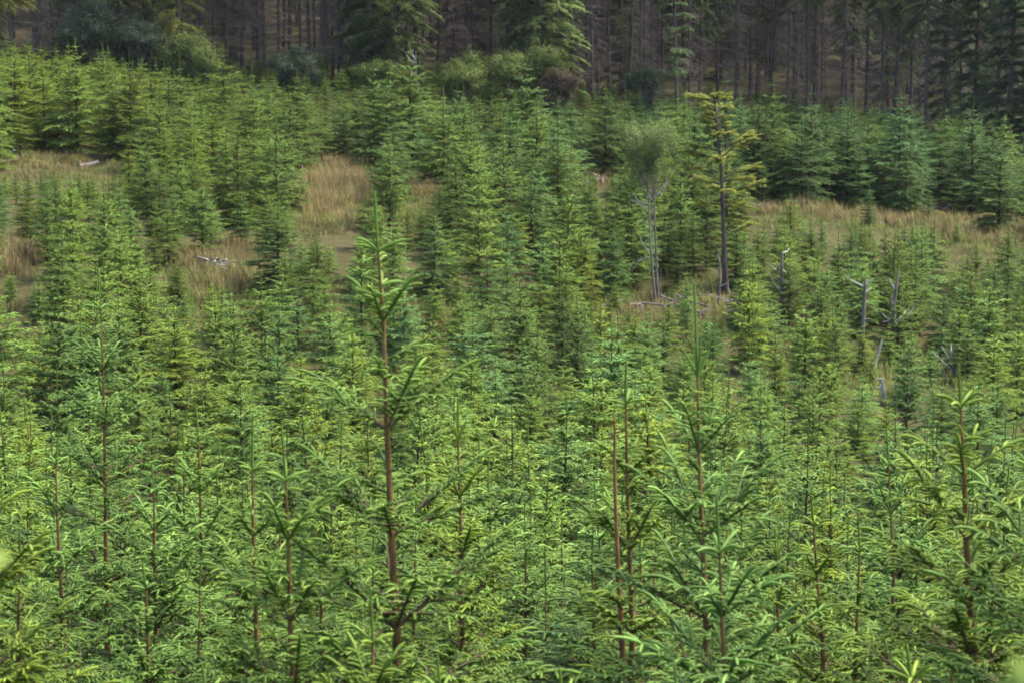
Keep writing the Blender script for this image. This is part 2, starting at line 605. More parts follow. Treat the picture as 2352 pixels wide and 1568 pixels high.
def polytube(pts, radii, sides=6, nsub=0):
    P = np.array(pts, float)
    r = np.array(radii, float)
    if nsub:
        t = np.linspace(0, len(P) - 1, (len(P) - 1) * nsub + 1)
        k = np.arange(len(P))
        P = np.stack([np.interp(t, k, P[:, c]) for c in range(3)], 1)
        r = np.interp(t, k, r)
    T = unit(np.gradient(P, axis=0))
    ref = np.array([.31, .95, .02]) if abs(T[0][1]) < .8 else np.array([1.0, .1, 0])
    e1 = unit(np.cross(T, ref)); e2 = np.cross(e1, T)
    ang = np.arange(sides) * 2 * np.pi / sides
    V = P[:, None] + r[:, None, None] * (np.cos(ang)[None, :, None] * e1[:, None] + np.sin(ang)[None, :, None] * e2[:, None])
    idx = np.arange(len(P) * sides).reshape(len(P), sides)
    a, b_ = idx[:-1], idx[1:]
    F = np.stack([a, np.roll(a, -1, 1), np.roll(b_, -1, 1), b_], -1).reshape(-1, 4)
    n = len(V.reshape(-1, 3))
    V = np.concatenate([V.reshape(-1, 3), P[:1], P[-1:]])
    c0 = np.stack([idx[0], np.full(sides, n), np.full(sides, n), np.roll(idx[0], -1)], -1)
    c1 = np.stack([np.roll(idx[-1], -1), np.full(sides, n + 1), np.full(sides, n + 1), idx[-1]], -1)
    return V, F, (np.concatenate([c0[:, [0, 1, 3]], c1[:, [0, 1, 3]]]))

def tube_parts(pts, radii, mat, sides=6, nsub=0):
    V, F, C = polytube(pts, radii, sides, nsub)
    return [(V, F, None, mat, True), (V, C, None, mat, False)]

# ------------------------------------------------------------------ the ground
gy = np.concatenate([np.arange(-30, 60, 1.5), np.arange(60, 150, 1.0), np.arange(150, 421, 4.0)])
gx = np.concatenate([np.arange(-130, -36, 4.0), np.arange(-36, 36.1, .8), np.arange(40, 131, 4.0)])
GX, GY = np.meshgrid(gx, gy)
GZ = ground(GX, GY)
V = np.stack([GX, GY, GZ], -1).reshape(-1, 3)
idx = np.arange(len(V)).reshape(len(gy), len(gx))
F = np.stack([idx[:-1, :-1], idx[:-1, 1:], idx[1:, 1:], idx[1:, :-1]], -1).reshape(-1, 4)
g = obj('hillside_ground', make_mesh('hillside_ground', [(V, F, None, M['ground'], True)]))
g['kind'] = 'structure'
V_LOW, V_HIGH = GZ.min(), GZ.max() + 22

# ------------------------------------------------------------------ the near spruces, one by one
# view points of tip, first whorl, second whorl ... ; distance; extras
HEROES = [
    ('tall foreground spruce with orange stem, its leader highest of the near trees', 16.8,
     [(867, 440), (868, 578), (880, 738), (889, 985), (899, 1228), (912, 1440)],
     dict(seed=11, lat=.33, az={1: [8, 352, 172, 200, 150], 2: [12, 185, 95, 250, 300], 3: [3, 178, 150, 60, 300], 4: [358, 20, 182, 160, 95, 268], 5: [0, 30, 178, 210, 100, 280]},
          rfac=1.05), .52),
    ('tall greyish-green spruce with a bundle of upright shoots at its top', 17.6,
     [(1597, 652), (1603, 868), (1606, 1040), (1613, 1232), (1622, 1420)],
     dict(seed=23, lat=.34, erect=(1,), az={1: [100, 185, 20, 280], 3: [5, 175, 60, 120, 230, 310]}, rfac=1.0), .63),
    ('young spruce with slender orange-brown stem beside the broken orange shoot', 18.8,
     [(1452, 818), (1437, 928), (1440, 1085), (1446, 1265), (1452, 1450)], dict(seed=31, lat=.25, nbr=(4, 5)), .38),
    ('yellow-green spruce with spread leader rays right of the tall foreground spruce', 20.5,
     [(1066, 905), (1052, 1012), (1056, 1140), (1060, 1280)], dict(seed=47, lat=.24, erect=(1,), nbr=(4, 5)), .2),
    ('slim spruce with hooked leader, left of a twin-height pair', 18.6,
     [(598, 958), (579, 1082), (582, 1230), (587, 1390), (590, 1560)], dict(seed=53, lat=.25, nbr=(4, 5)), .5),
    ('bright spruce with fat curved shoots and orange stem, right of a twin-height pair', 16.2,
     [(651, 968), (656, 1103), (661, 1240), (667, 1425), (676, 1600)], dict(seed=61, lat=.28, az={3: [10, 170, 80, 250, 300], 4: [15, 165, 100, 280, 210]}), .5),
    ('broad yellow-green spruce at right with thick dark stem and rising branches', 16.6,
     [(2205, 832), (2207, 935), (2213, 1090), (2221, 1240), (2229, 1385), (2240, 1540)],
     dict(seed=71, lat=.33, az={2: [5, 170, 60, 250], 3: [0, 182, 120, 300], 4: [358, 178, 90, 270, 140], 5: [10, 170, 110, 250]}, rfac=1.2), .28),
    ('dark-stemmed spruce with level tiers near the left border', 23.5,
     [(154, 998), (128, 1066), (132, 1172), (139, 1312), (145, 1440)], dict(seed=83, lat=.30), .6),
    ('slender leafy-topped spruce with a straight brown stem, farther left', 31.0,
     [(224, 598), (231, 712), (236, 850), (239, 985), (241, 1110)], dict(seed=97, lat=.34, nbr=(5, 6)), .66),
    ('slender spruce with a hooked tip low at the bottom left', 20.8,
     [(330, 1290), (336, 1352), (338, 1455), (341, 1570)], dict(seed=101, lat=.22), .62),
    ('pale silvery spruce with drooping shoots, in front of the grey-green one', 15.4,
     [(1650, 1135), (1653, 1270), (1659, 1415), (1666, 1580)], dict(seed=113, lat=.33, az={2: [5, 175, 75, 110, 250, 300], 3: [0, 160, 200, 90, 270, 320]}), .68),
    ('yellow-green spruce with two arched top shoots, right of the silvery spruce', 20.2,
     [(1864, 1135), (1869, 1205), (1876, 1318), (1889, 1462)], dict(seed=127, lat=.24, nbr=(4, 5)), .25),
    ('small spruce with a thin upright leader at the bottom centre', 14.6,
     [(862, 1352), (856, 1478), (854, 1600)], dict(seed=131, lat=.26), .32),
    ('spruce with thin straight stem between the left pair and the left border', 26.0,
     [(452, 925), (456, 1010), (459, 1130), (462, 1250)], dict(seed=139, lat=.28), .58),
    ('spruce with short leader above level arching shoots, lower left', 24.5,
     [(352, 1060), (354, 1128), (355, 1215), (356, 1300)], dict(seed=149, lat=.27), .6),
    ('small blunt-topped spruce with an orange stem behind the silvery one', 21.5,
     [(1783, 1210), (1785, 1282), (1787, 1390), (1789, 1500)], dict(seed=151, lat=.22, erect=(1,)), .4),
    ('low spruce with a small spiky leader at the bottom right', 22.5,
     [(1953, 1352), (1957, 1400), (1961, 1490)], dict(seed=163, lat=.25), .3),
    ('spruce with brown stem and grey-green tiers, left of the broad yellow-green one', 25.5,
     [(2036, 980), (2040, 1068), (2046, 1180), (2054, 1320)], dict(seed=167, lat=.32), .66),
    ('spruce whose curved shoots reach in from beyond the right border', 15.5,
     [(2425, 900), (2420, 1010), (2418, 1160), (2416, 1330), (2415, 1500)], dict(seed=173, lat=.33, az={3: [178, 5, 140, 90, 250], 4: [182, 10, 150, 240, 300], 2: [175, 60, 300, 210]}), .6),
    ('yellowish spruce reaching in from beyond the left border, lowest corner', 15.6,
     [(-95, 1000), (-92, 1110), (-88, 1250), (-84, 1420), (-80, 1600)], dict(seed=181, lat=.34, az={3: [0, 20, 340, 170, 90], 4: [2, 30, 330, 180, 100], 5: [0, 30, 330, 180, 90]}), .15),
    ('low spruce filling the bottom border below the tall foreground tree', 14.2,
     [(1010, 1500), (1012, 1600), (1015, 1740)], dict(seed=191, lat=.33), .4),
    ('low spruce with silvery arching branches at the bottom border, below the silvery tree', 13.6,
     [(1555, 1520), (1558, 1640), (1562, 1780)], dict(seed=193, lat=.36, az={1: [150, 20, 90, 270], 2: [165, 10, 80, 250]}), .7),
    ('low spruce tip poking up at the bottom border, right of centre', 14.4,
     [(2078, 1470), (2092, 1560), (2096, 1690)], dict(seed=197, lat=.33), .3),
    ('low bright spruce at the bottom border, between the left pair and the corner', 14.8,
     [(470, 1520), (474, 1610), (478, 1740)], dict(seed=199, lat=.3), .45),
    ('low spruce at the bottom border under the stem of the left pair', 13.9,
     [(760, 1545), (764, 1640), (768, 1770)], dict(seed=211, lat=.33), .5),
    ('low green spruce at the bottom border, left of the silvery branches', 14.0,
     [(1290, 1530), (1294, 1620), (1298, 1750)], dict(seed=223, lat=.34), .32),
]
taken = []          # (x, y, clear radius)
tops = []           # landmarks in the view: (phrase, px, v)
for label, Y, pts, kw, tint in HEROES:
    W = [at(px, v, Y) for px, v in pts]
    bx, by = W[-1][0], Y
    bz = gz(bx, by)
    rr = random.Random(kw['seed'])
    path = [(w[0] - bx, rr.uniform(-.03, .03)) for w in W]
    inter = [W[i][2] - W[i + 1][2] for i in range(len(W) - 1)]
    tr, fo, le = spruce(inter=inter, height=W[0][2] - bz, path=path, **kw)
    me = to_meshes('near_spruce', spruce_meshes('near_spruce', tr, fo, le, 'hero' if Y < 19.3 else 'near', kw['seed']))
    link_tree('young_spruce', me, label, 'young spruce', (bx, by, bz), tint=tint, group='young spruces of the plantation', tone=rr.uniform(.12, .26))
    taken.append((bx, by, 1.15))

# the broken orange shoot: a dead-topped sapling standing beside its neighbour
Y = 18.3
W = [at(px, v, Y) for px, v in [(1409, 950), (1412, 985), (1411, 1060), (1417, 1250), (1430, 1500)]]
bx, bz = W[-1][0], gz(W[-1][0], Y)
pts = [tuple(np.array((w[0] - bx, 0, w[2] - bz))) for w in W] + [(0.02, 0, -.1)]
t = thing('dead_topped_sapling', 'bare orange-brown shoot with a broken tip beside a slender green spruce', 'sapling', (bx, Y, bz))
obj('stem', make_mesh('bare_stem', tube_parts(pts, [.008, .010, .012, .017, .026, .045], M['orange_tip'], 8, 3)), t)
tw = []
rr = random.Random(5)
for k in range(7):
    p = np.array(pts[1]) + np.array((0, 0, rr.uniform(-.06, .05)))
    a = rr.uniform(0, 6.28)
    q = p + np.array((math.cos(a) * .05, math.sin(a) * .05, rr.uniform(-.01, .03)))
    tw += tube_parts([p, q], [.006, .004], M['orange_tip'], 5)
obj('bud_cluster', make_mesh('bud_cluster', tw), t)
S = Shoots()
for k in range(26):
    z = rr.uniform(.4, pts[3][2])
    a = rr.uniform(0, 6.28)
    grow(S, rr, (0.0, 0, z), (math.cos(a) * .85, math.sin(a) * .85, .5), rr.choice((0, 1, 2)), .25, 1, 2, .3)
fm = spruce_meshes('sapling', Shoots(), S, Shoots(), 'near', 9)
o = obj('foliage', make_mesh('sapling_foliage', fm['foliage'] + fm['branch_sprays']), t); o['tint'] = .2
taken.append((bx, Y, .5))
print('heroes done', flush=True)

# ------------------------------------------------------------------ kinds of spruce for the rest of the plantation
def proto(seed, lod, height, bushy=False):
    rr = random.Random(seed)
    lead = rr.uniform(.42, .72)
    inter = [lead, rr.uniform(.45, .62), rr.uniform(.5, .7), rr.uniform(.5, .66), .55]
    if lod not in ('near', 'hero'):
        inter = [lead * .95, rr.uniform(.42, .56), rr.uniform(.40, .52), rr.uniform(.36, .46), .42]
    if bushy:
        inter = [lead * .85, .44, .40, .36, .36]
    tr, fo, le = spruce(seed, inter, height, lat=(rr.uniform(.25, .29) if not bushy else .27) * (.95 if lod == 'far' else 1), nbr=(5, 6) if bushy else (4, 6), maxage=7 if bushy else 5, elev0=46 if not bushy else 38,
                        droop=rr.uniform(.34, .55), keep=.92, infill=(9, 13))
    return spruce_meshes('spruce', tr, fo, le, lod, seed), height
PROTO = {'near': [proto(301 + k, 'near', 3.9, k == 5) for k in range(6)],
         'mid': [proto(401 + k, 'mid', 3.9, k in (4, 6)) for k in range(7)],
         'far': [proto(501 + k, 'far', 4.2, k >= 3) for k in range(9)]}
PM = {k: [(to_meshes('spruce_' + k, p), h) for p, h in v] for k, v in PROTO.items()}
print('protos done', flush=True)

# parts of the view that stay open: columns px0..px1, rows v0..v1, standing at distance Y
OPEN = [(0, 270, 350, 388, 112), (695, 825, 385, 535, 106), (935, 1005, 405, 465, 107), (440, 545, 568, 640, 86), (0, 55, 580, 615, 86), (1730, 2352, 490, 503, 112), (2210, 2352, 548, 580, 104),
        (1345, 1400, 366, 392, 119), (1340, 1400, 640, 672, 86), (1485, 1515, 430, 665, 90), (1645, 1670, 520, 660, 91), (1595, 1745, 300, 535, 90), (1430, 1552, 300, 465, 89), (1450, 1482, 676, 696, 88), (1630, 1655, 660, 715, 87),
        (1784, 1810, 590, 665, 84), (1974, 1996, 650, 725, 81), (2040, 2100, 650, 740, 81), (2012, 2030, 790, 806, 78), (2026, 2040, 880, 895, 72), (2155, 2225, 800, 850, 76)]
BARE = [(140, 112.8, 150, 3.6), (760, 107, 105, 10), (970, 107, 55, 4), (495, 86, 75, 3.5), (20, 86, 60, 3), (2060, 111.4, 420, 2.3), (2300, 104, 110, 2.5), (1372, 119, 45, 2.5), (1370, 86.5, 50, 2), (1560, 90, 110, 1.3)]

rr = random.Random(7)
def fits(x, y, h, hw):
    """height that leaves the open parts of the view open"""
    z = gz(x, y)
    px, v = project(x, y, z + h)
    w = hw * FPX / y
    for a, b_, v0, v1, Yo in OPEN:
        if y < Yo and px + w > a and px - w < b_ and not (a in (1730, 2210) and rr.random() < .06):
            if v < v1:
                v_ = v1
                hh = at(px, v_, y)[2] - z
                h = min(h, hh)
                v = v_
    return h

BIG = [  # column, row of the top, distance, tint, tone, width
    (905, 268, 104, .72, -.36, 1.25), (1048, 352, 93, .5, -.38, 1.35), (1010, 400, 95, .55, -.3, 1.2), (790, 228, 118, .8, -.38, 1.15), (1390, 178, 121, .66, -.30, 1.25), (1312, 205, 122, .72, -.34, 1.1), (1235, 200, 123, .6, -.2, 1.2),
    (368, 362, 92, .5, -.34, 1.25), (130, 395, 88, .62, -.25, 1.35), (640, 440, 84, .74, -.22, 1.35), (560, 352, 97, .62, -.26, 1.3), (465, 395, 93, .66, -.36, 1.1), (728, 520, 82, .45, -.3, 1.15), (1335, 505, 86, .1, .1, 1.15),
    (1240, 620, 80, .3, -.05, 1.1), (410, 590, 80, .35, -.28, 1.3), (1945, 252, 118, .95, -.30, 1.35), (2230, 222, 118, .85, -.22, 1.3), (2080, 330, 115, .8, -.22, 1.25), (1800, 330, 116, .9, -.28, 1.2), (2290, 300, 115, .85, -.3, 1.35),
    (1995, 418, 108, .85, -.12, .9), (160, 135, 121, .22, -.16, 1.3), (90, 240, 118, .3, -.2, 1.2), (410, 205, 119, .2, -.12, 1.2), (280, 205, 121, .25, -.05, 1.2), (2240, 545, 92, .45, -.15, 1.2), (2060, 545, 91, .45, -.1, 1.1)]
big = []
for px, v, Y, ti, to, wd in BIG:
    x, y, z = spot(px, Y)
    h = at(px, v, Y)[2] - z
    big.append((Y, x, h, ti, to, wd))
    taken.append((x, y, 1.1))
rr = random.Random(77)
cand = []
y = 18.8
row = 0
while y < 146:
    sp = 1.7 if y < 50 else (1.9 if y < 100 else 2.1)
    half = .2126 * y + 3.0
    x = -half + (sp / 2 if row % 2 else 0)
    while x < half:
        X, YY = x + rr.uniform(-.55, .55), y + rr.uniform(-.55, .55)
        x += sp
        if any((X - a) ** 2 + (YY - b_) ** 2 < c * c for a, b_, c in taken):
            continue
        h = rr.choice((rr.uniform(1.8, 3.0), rr.uniform(2.5, 3.8), rr.uniform(2.5, 3.8), rr.uniform(3.2, 4.7)))
        if YY < 45:
            h = rr.uniform(2.6, 3.9)
        if 55 < YY <= 95:
            h *= .88
        if YY > 95:
            h = rr.uniform(2.4, 5.2)
        if YY > 116:
            h = rr.uniform(3.6, 6.4)
        if rr.random() < .12:
            h *= .6
        px, vb = project(X, YY, gz(X, YY))
        wv = 1 + .28 * math.sin(X * 1.1 + YY * .7) + .18 * math.sin(X * 2.3 - YY)
        inb = any(((px - a) / c) ** 2 + ((YY - b_) / d) ** 2 < wv for a, b_, c, d in BARE)
        if inb:
            if rr.random() > (.55 if px < 400 else .30):
                continue
            h = rr.uniform(.9, 2.0)
        h = fits(X, YY, h, .15 * h)
        # the nearer trees stay below the named ones
        if YY > 118:
            vmin2 = np.interp(px, [0, 250, 420, 560, 900, 1300, 1700, 2000, 2352], [70, 95, 150, 185, 195, 200, 200, 215, 245]) + rr.expovariate(1 / 28.0)
            vt = project(X, YY, gz(X, YY) + h)[1]
            if vt < vmin2:
                h = max(1.8, h - (vmin2 - vt) / FPX * YY)
        vmin = 1165 if YY < 27 else (1000 if YY < 34 else (800 if YY < 48 else 0))
        vt = project(X, YY, gz(X, YY) + h)[1]
        if vt < vmin:
            h -= (vmin + rr.uniform(0, 90) - vt) / FPX * YY
        if h < .9 or px < -70 or px > IW + 70:
            continue
        cand.append((YY, X, h))
    y += sp * .9
    row += 1
print('trees', len(cand), flush=True)

def tint_at(px, Y, rr):
    t = .46 + rr.gauss(0, .13)
    q = rr.random()
    if q < .10:
        t -= .22
    elif q > .86:
        t += .25
    if Y > 100:
        k = min(1, (Y - 100) / 15)
        t += k * (.30 * np.interp(px, [0, 700, 1100, 1600, 2352], [-.75, -.1, .55, 1.0, 1.15]))  # back right turned bluish: cloud shade put into the needle colour
    return min(1, max(0, t))

def lod_of(Y):
    return 'near' if Y < 33 else ('mid' if Y < 62 else 'far')

NONE_ = 300 - len(HEROES)
cand.sort()
NONE_ -= len(big)
# the ones that show largest: by distance, the short and hidden ones later
generic = cand[:NONE_]
rest = cand[NONE_:]
placed = []
for Y, X, h in generic:
    lod = lod_of(Y)
    me, h0 = rr.choice(PM[lod])
    px, v = project(X, Y, gz(X, Y) + h)
    tint = tint_at(px, Y, rr)
    s = h / h0
    sx = s * rr.uniform(.95, 1.22) * (1.12 if s < .8 else 1)
    o = link_tree('young_spruce', me, 'young spruce', 'young spruce', (X, Y, gz(X, Y)), rr.uniform(0, 6.28), (sx, sx, s), 'young spruces of the plantation', tint, (), max(-.45, min(.35, rr.gauss(.02 if Y < 33 else (.04 if Y < 55 else .08), .17))))
    o.rotation_euler[0] = rr.gauss(0, .032); o.rotation_euler[1] = rr.gauss(0, .032)
    placed.append((o, px, v, Y, h, tint))

for Y, X, h, ti, to, wd in big:
    k = rr.choice((4, 5, 6, 7, 8))
    me, h0 = PM['far'][k]
    s = h / h0
    px, v = project(X, Y, gz(X, Y) + h)
    o = link_tree('young_spruce', me, 'young spruce', 'young spruce', (X, Y, gz(X, Y)), rr.uniform(0, 6.28), (s * wd * .95, s * wd * .95, s), 'young spruces of the plantation', ti, (), to)
    placed.append((o, px, v, Y, h, ti))

# all the farther ones: one mass, scattered over points
def scatter(name, items, meshes, kind='stuff'):
    """items: (x, y, z, rz, sxy, sz, proto index, tint)"""
    A = np.array(items, float)
    me = bpy.data.meshes.new(name + '_points')
    me.vertices.add(len(A)); me.vertices.foreach_set('co', A[:, :3].astype(np.float32).ravel())
    for nm, typ, val in (('turn', 'FLOAT', A[:, 3]), ('wide', 'FLOAT', A[:, 4]), ('tall', 'FLOAT', A[:, 5]), ('which', 'INT', A[:, 6]), ('tint', 'FLOAT', A[:, 7]), ('tone', 'FLOAT', A[:, 8] if A.shape[1] > 8 else np.zeros(len(A))), ('grade', 'FLOAT', A[:, 9] if A.shape[1] > 9 else np.zeros(len(A)))):
        a = me.attributes.new(nm, typ, 'POINT')
        a.data.foreach_set('value', val.astype(np.int32 if typ == 'INT' else np.float32))
    o = obj(name, me)
    o['kind'] = kind
    ng = bpy.data.node_groups.new(name, 'GeometryNodeTree')
    ng.interface.new_socket('Geometry', in_out='INPUT', socket_type='NodeSocketGeometry')
    ng.interface.new_socket('Geometry', in_out='OUTPUT', socket_type='NodeSocketGeometry')
    gi, go = ng.nodes.new('NodeGroupInput'), ng.nodes.new('NodeGroupOutput')
    def attr(nm, typ='FLOAT'):
        n = ng.nodes.new('GeometryNodeInputNamedAttribute'); n.data_type = typ
        n.inputs['Name'].default_value = nm
        return n.outputs['Attribute']
    jn = ng.nodes.new('GeometryNodeJoinGeometry')
    cx = ng.nodes.new('ShaderNodeCombineXYZ'); ng.links.new(attr('turn'), cx.inputs[2])
    cs = ng.nodes.new('ShaderNodeCombineXYZ')
    w = attr('wide')
    ng.links.new(w, cs.inputs[0]); ng.links.new(w, cs.inputs[1]); ng.links.new(attr('tall'), cs.inputs[2])
    for gi_, group in enumerate(meshes):
        g2i = ng.nodes.new('GeometryNodeGeometryToInstance')
        for m_ in group:
            src = bpy.data.objects.new(name + '_kind', m_)
            oi = ng.nodes.new('GeometryNodeObjectInfo')
            oi.inputs['Object'].default_value = src
            ng.links.new(oi.outputs['Geometry'], g2i.inputs[0])
        iop = ng.nodes.new('GeometryNodeInstanceOnPoints')
        eq = ng.nodes.new('FunctionNodeCompare'); eq.data_type = 'FLOAT'; eq.operation = 'LESS_THAN'
        df = ng.nodes.new('ShaderNodeMath'); df.operation = 'SUBTRACT'; df.inputs[1].default_value = gi_
        ab = ng.nodes.new('ShaderNodeMath'); ab.operation = 'ABSOLUTE'
        ng.links.new(attr('grade'), df.inputs[0]); ng.links.new(df.outputs[0], ab.inputs[0])
        ng.links.new(ab.outputs[0], eq.inputs[0]); eq.inputs[1].default_value = .5
        ng.links.new(eq.outputs[0], iop.inputs['Selection'])
        ng.links.new(gi.outputs[0], iop.inputs['Points'])
        ng.links.new(g2i.outputs[0], iop.inputs['Instance'])
        iop.inputs['Pick Instance'].default_value = True
        ng.links.new(attr('which', 'INT'), iop.inputs['Instance Index'])
        ng.links.new(cx.outputs[0], iop.inputs['Rotation'])
        ng.links.new(cs.outputs[0], iop.inputs['Scale'])
        ng.links.new(iop.outputs[0], jn.inputs[0])
    ng.links.new(jn.outputs[0], go.inputs[0])
    md = o.modifiers.new('scatter', 'NODES'); md.node_group = ng
    return o

def joined(parts_dict, name):
    return make_mesh(name, [p for ps in parts_dict.values() for p in ps])
FARJ = [joined(p, 'far_spruce') for p, h in PROTO['far']]
FARH = [h for p, h in PROTO['far']]
MIDJ = [joined(p, 'mid_spruce') for p, h in PROTO['mid']]
items = []
for Y, X, h in rest:
    mid = Y < 74 + rr.uniform(-5, 24)
    k = rr.randrange(len(MIDJ)) if mid else rr.randrange(len(FARJ)) if Y < 112 else rr.choice((0, 1, 2, 3, 4, 5, 6, 7, 8, 5, 6, 7, 8))
    px, v = project(X, Y, gz(X, Y) + h)
    s = h / (3.9 if mid else FARH[k])
    w = s * rr.uniform(.95, 1.25) * (1.12 if Y > 112 else 1.0)
    items.append((X, Y, gz(X, Y), rr.uniform(0, 6.28), w, s, k, tint_at(px, Y, rr), max(-.5, min(.35, rr.gauss(.05 - (.22 if Y > 106 and px > 1620 else (.1 if Y > 106 and px > 1100 else 0)), .2))), 1 if mid else 0))  # back right toned down, the cloud shade painted into tone
scatter('distant_young_spruces', items, [FARJ, MIDJ])
print('plantation done', flush=True)

# ------------------------------------------------------------------ the old forest behind
def mature(seed, height=17.0, r=.19, crown_from=8.0, dead=(1.0, 9.0), ndead=70, blen=2.2, low=None, live=True, elev=-4, pine=False, bare=False):
    """trunk, dead branches, crown"""
    rr = random.Random(seed)
    rng = np.random.default_rng(seed)
    pts, x, y_ = [], 0, 0
    n = 9
    for i in range(n + 1):
        pts.append((x, y_, height * i / n - (.2 if i == 0 else 0)))
        x += rr.gauss(0, .05); y_ += rr.gauss(0, .05)
    r *= .72
    rad = [r * (1.25 if i == 0 else 1) * (1 - .8 * i / n) for i in range(n + 1)]
    out = {'trunk': tube_parts(pts, rad, M['bark_old'], 8, 2)}
    P = np.array(pts)
    def axis_at(z):
        k = np.clip(z / height * n, 0, n)
        return np.array([np.interp(k, np.arange(n + 1), P[:, c]) for c in range(3)])
    D = Shoots()
    for k in range(ndead):
        z = rr.uniform(*dead)
        a = rr.uniform(0, 6.28)
        el = R(rr.uniform(-22, 14))
        d = (math.cos(a) * math.cos(el), math.sin(a) * math.cos(el), math.sin(el))
        L = rr.uniform(.5, 1.0) * blen * .8
        p = axis_at(z)
        D.add(tuple(p), d, L, rr.uniform(-.02, .12), 3, .016, .005)
        for j in range(rr.randint(3, 7)):
            t = rr.uniform(.2, 1)
            q = tuple(p + np.array(d) * L * t)
            a2 = a + rr.uniform(-1.1, 1.1)
            D.add(q, vnorm((math.cos(a2), math.sin(a2), rr.uniform(-.5, .2))), L * rr.uniform(.2, .45), .1, 2, .007, .003)
    v, f, _ = tubes(D.arr(), 2, 3)
    out['dead_branches'] = [(v, f, None, M['dead_twig'], True)]
    S = Shoots()
    z = crown_from if low is None else low
    while z < height - .4:
        fr = (z - (crown_from if low is None else low)) / max(.1, height - (crown_from if low is None else low))
        L = blen * (1 - .75 * fr) * (1.0 if low is None or z > low + 2 else .8)
        for j in range(rr.randint(4, 6)):
            if pine and rr.random() < .35:
                continue
            a = rr.uniform(0, 6.28)
            el = R(elev + 25 * fr + rr.uniform(-9, 9))
            d = (math.cos(a) * math.cos(el), math.sin(a) * math.cos(el), math.sin(el))
            ag = 3
            grow(S, rr, tuple(axis_at(z)), d, ag, L / 3.9, 0, 1, .30, -.04, 3, 1.0, .10)
        z += rr.uniform(.42, .7)
    A = S.arr()
    A[:, 9:11] *= 1.6
    wood = A[A[:, 8] >= 1]
    v, f, _ = tubes(wood, 1, 3)
    if bare:
        tw, f2, _ = tubes(A, 2, 3, None, 1.3)
        out['twigs'] = [(tw, f2, None, M['dead_twig'], True)]
        v3, f3, fr3, _ = needles(A, 26, .20, .012, rng)
        out['twigs'].append((v3, f3, None, M['dead_twig'], False))
    else:
        G = A[A[:, 8] <= 3].copy()
        v2, f2, fr2, li = needles(G, 75, .12 if not pine else .10, .024, rng)
        out['crown'] = [(v, f, None, M['bark_twig'], True), (v2, f2, fr2, M['old_needle'], False, li)]
    return out
FK = {'tall': [to_meshes('mature', mature(601 + k, ndead=150)) for k in range(3)],
      'bushy': [to_meshes('skirted', mature(621 + k, low=.8, blen=2.6, ndead=20, r=.2)) for k in range(3)],
      'dead': [to_meshes('dead', mature(631, low=1.0, blen=2.0, bare=True, ndead=40, height=13, r=.14))],
      'pine': [to_meshes('pine', mature(641 + k, low=3.2, crown_from=4, blen=1.7, pine=True, ndead=40, dead=(1.5, 4), r=.16, elev=10)) for k in range(2)],
      'half': [to_meshes('half', mature(651 + k, low=4.5, blen=2.3, ndead=60, dead=(.8, 5))) for k in range(2)]}
FL = {'tall': 'bare-trunked mature spruce', 'bushy': 'mature spruce clothed in drooping green branches', 'dead': 'dead grey spruce with bare twigs', 'pine': 'thin-crowned dark conifer',
      'half': 'mature spruce with bare lower trunk and dark green boughs above'}
FRONT = [  # column in the view, distance, kind, width factor, tint
    (28, 146, 'half', 1.0, .1), (95, 150, 'tall', 1, .4), (170, 152, 'half', 1, .3), (255, 151, 'half', 1.1, .2), (330, 152, 'bushy', .9, .3), (412, 144, 'bushy', 1.05, .12), (350, 147, 'bushy', .9, .3), (395, 154, 'half', 1, .3),
    (462, 148, 'tall', .9, .5), (490, 150, 'tall', .8, .5), (521, 149, 'tall', .9, .5), (556, 152, 'tall', 1, .5), (606, 147, 'tall', .75, .5), (640, 151, 'tall', .9, .5), (690, 152, 'tall', .8, .5),
    (716, 149, 'tall', .8, .5), (750, 147, 'tall', .85, .5), (764, 148, 'tall', .8, .5), (779, 146, 'tall', .95, .5), (835, 146, 'bushy', 1.1, .40), (905, 143, 'bushy', 1.45, .47), (850, 144, 'bushy', 1.3, .5), (958, 148, 'half', 1.0, .5),
    (1005, 148, 'tall', .8, .5), (1046, 147, 'dead', 1.0, .5), (1090, 149, 'dead', 1.2, .5), (1130, 151, 'tall', .8, .5), (1165, 150, 'half', 1, .5), (1205, 144, 'bushy', 1.0, .42), (1250, 142, 'bushy', 1.5, .5),
    (1316, 144, 'tall', .9, .5), (1362, 144, 'tall', .75, .5), (1372, 146, 'tall', .7, .5), (1398, 147, 'tall', .7, .5), (1443, 148, 'tall', .8, .5), (1470, 146, 'tall', .65, .5), (1499, 139, 'tall', .6, .5),
    (1556, 137, 'pine', 1.0, .8), (1582, 139, 'tall', .6, .5), (1606, 146, 'half', .7, .6), (1650, 150, 'half', .8, .6), (1688, 142, 'tall', .85, .5), (1738, 146, 'pine', .6, .45), (1772, 147, 'tall', .6, .6),
    (1806, 143, 'tall', .55, .6), (1819, 146, 'tall', .6, .6), (1830, 147, 'tall', .5, .6), (1851, 142, 'tall', .75, .6), (1871, 146, 'tall', .7, .6), (1888, 148, 'tall', .6, .6), (1932, 141, 'tall', .85, .6),
    (1960, 146, 'half', .8, .7), (1990, 143, 'tall', .9, .6), (2021, 138, 'tall', .8, .6), (2052, 139, 'tall', 1.0, .7), (2090, 143, 'half', .8, .8), (2128, 136, 'tall', 1.1, .6), (2165, 140, 'bushy', .9, .85),
    (2205, 139, 'tall', 1.0, .7), (2238, 137, 'bushy', .9, .9), (2285, 136, 'tall', 1.2, .7), (2316, 133, 'bushy', 1.1, .95), (2360, 133, 'bushy', 1.2, .95)]
rr = random.Random(909)
forest = []
fpos = []
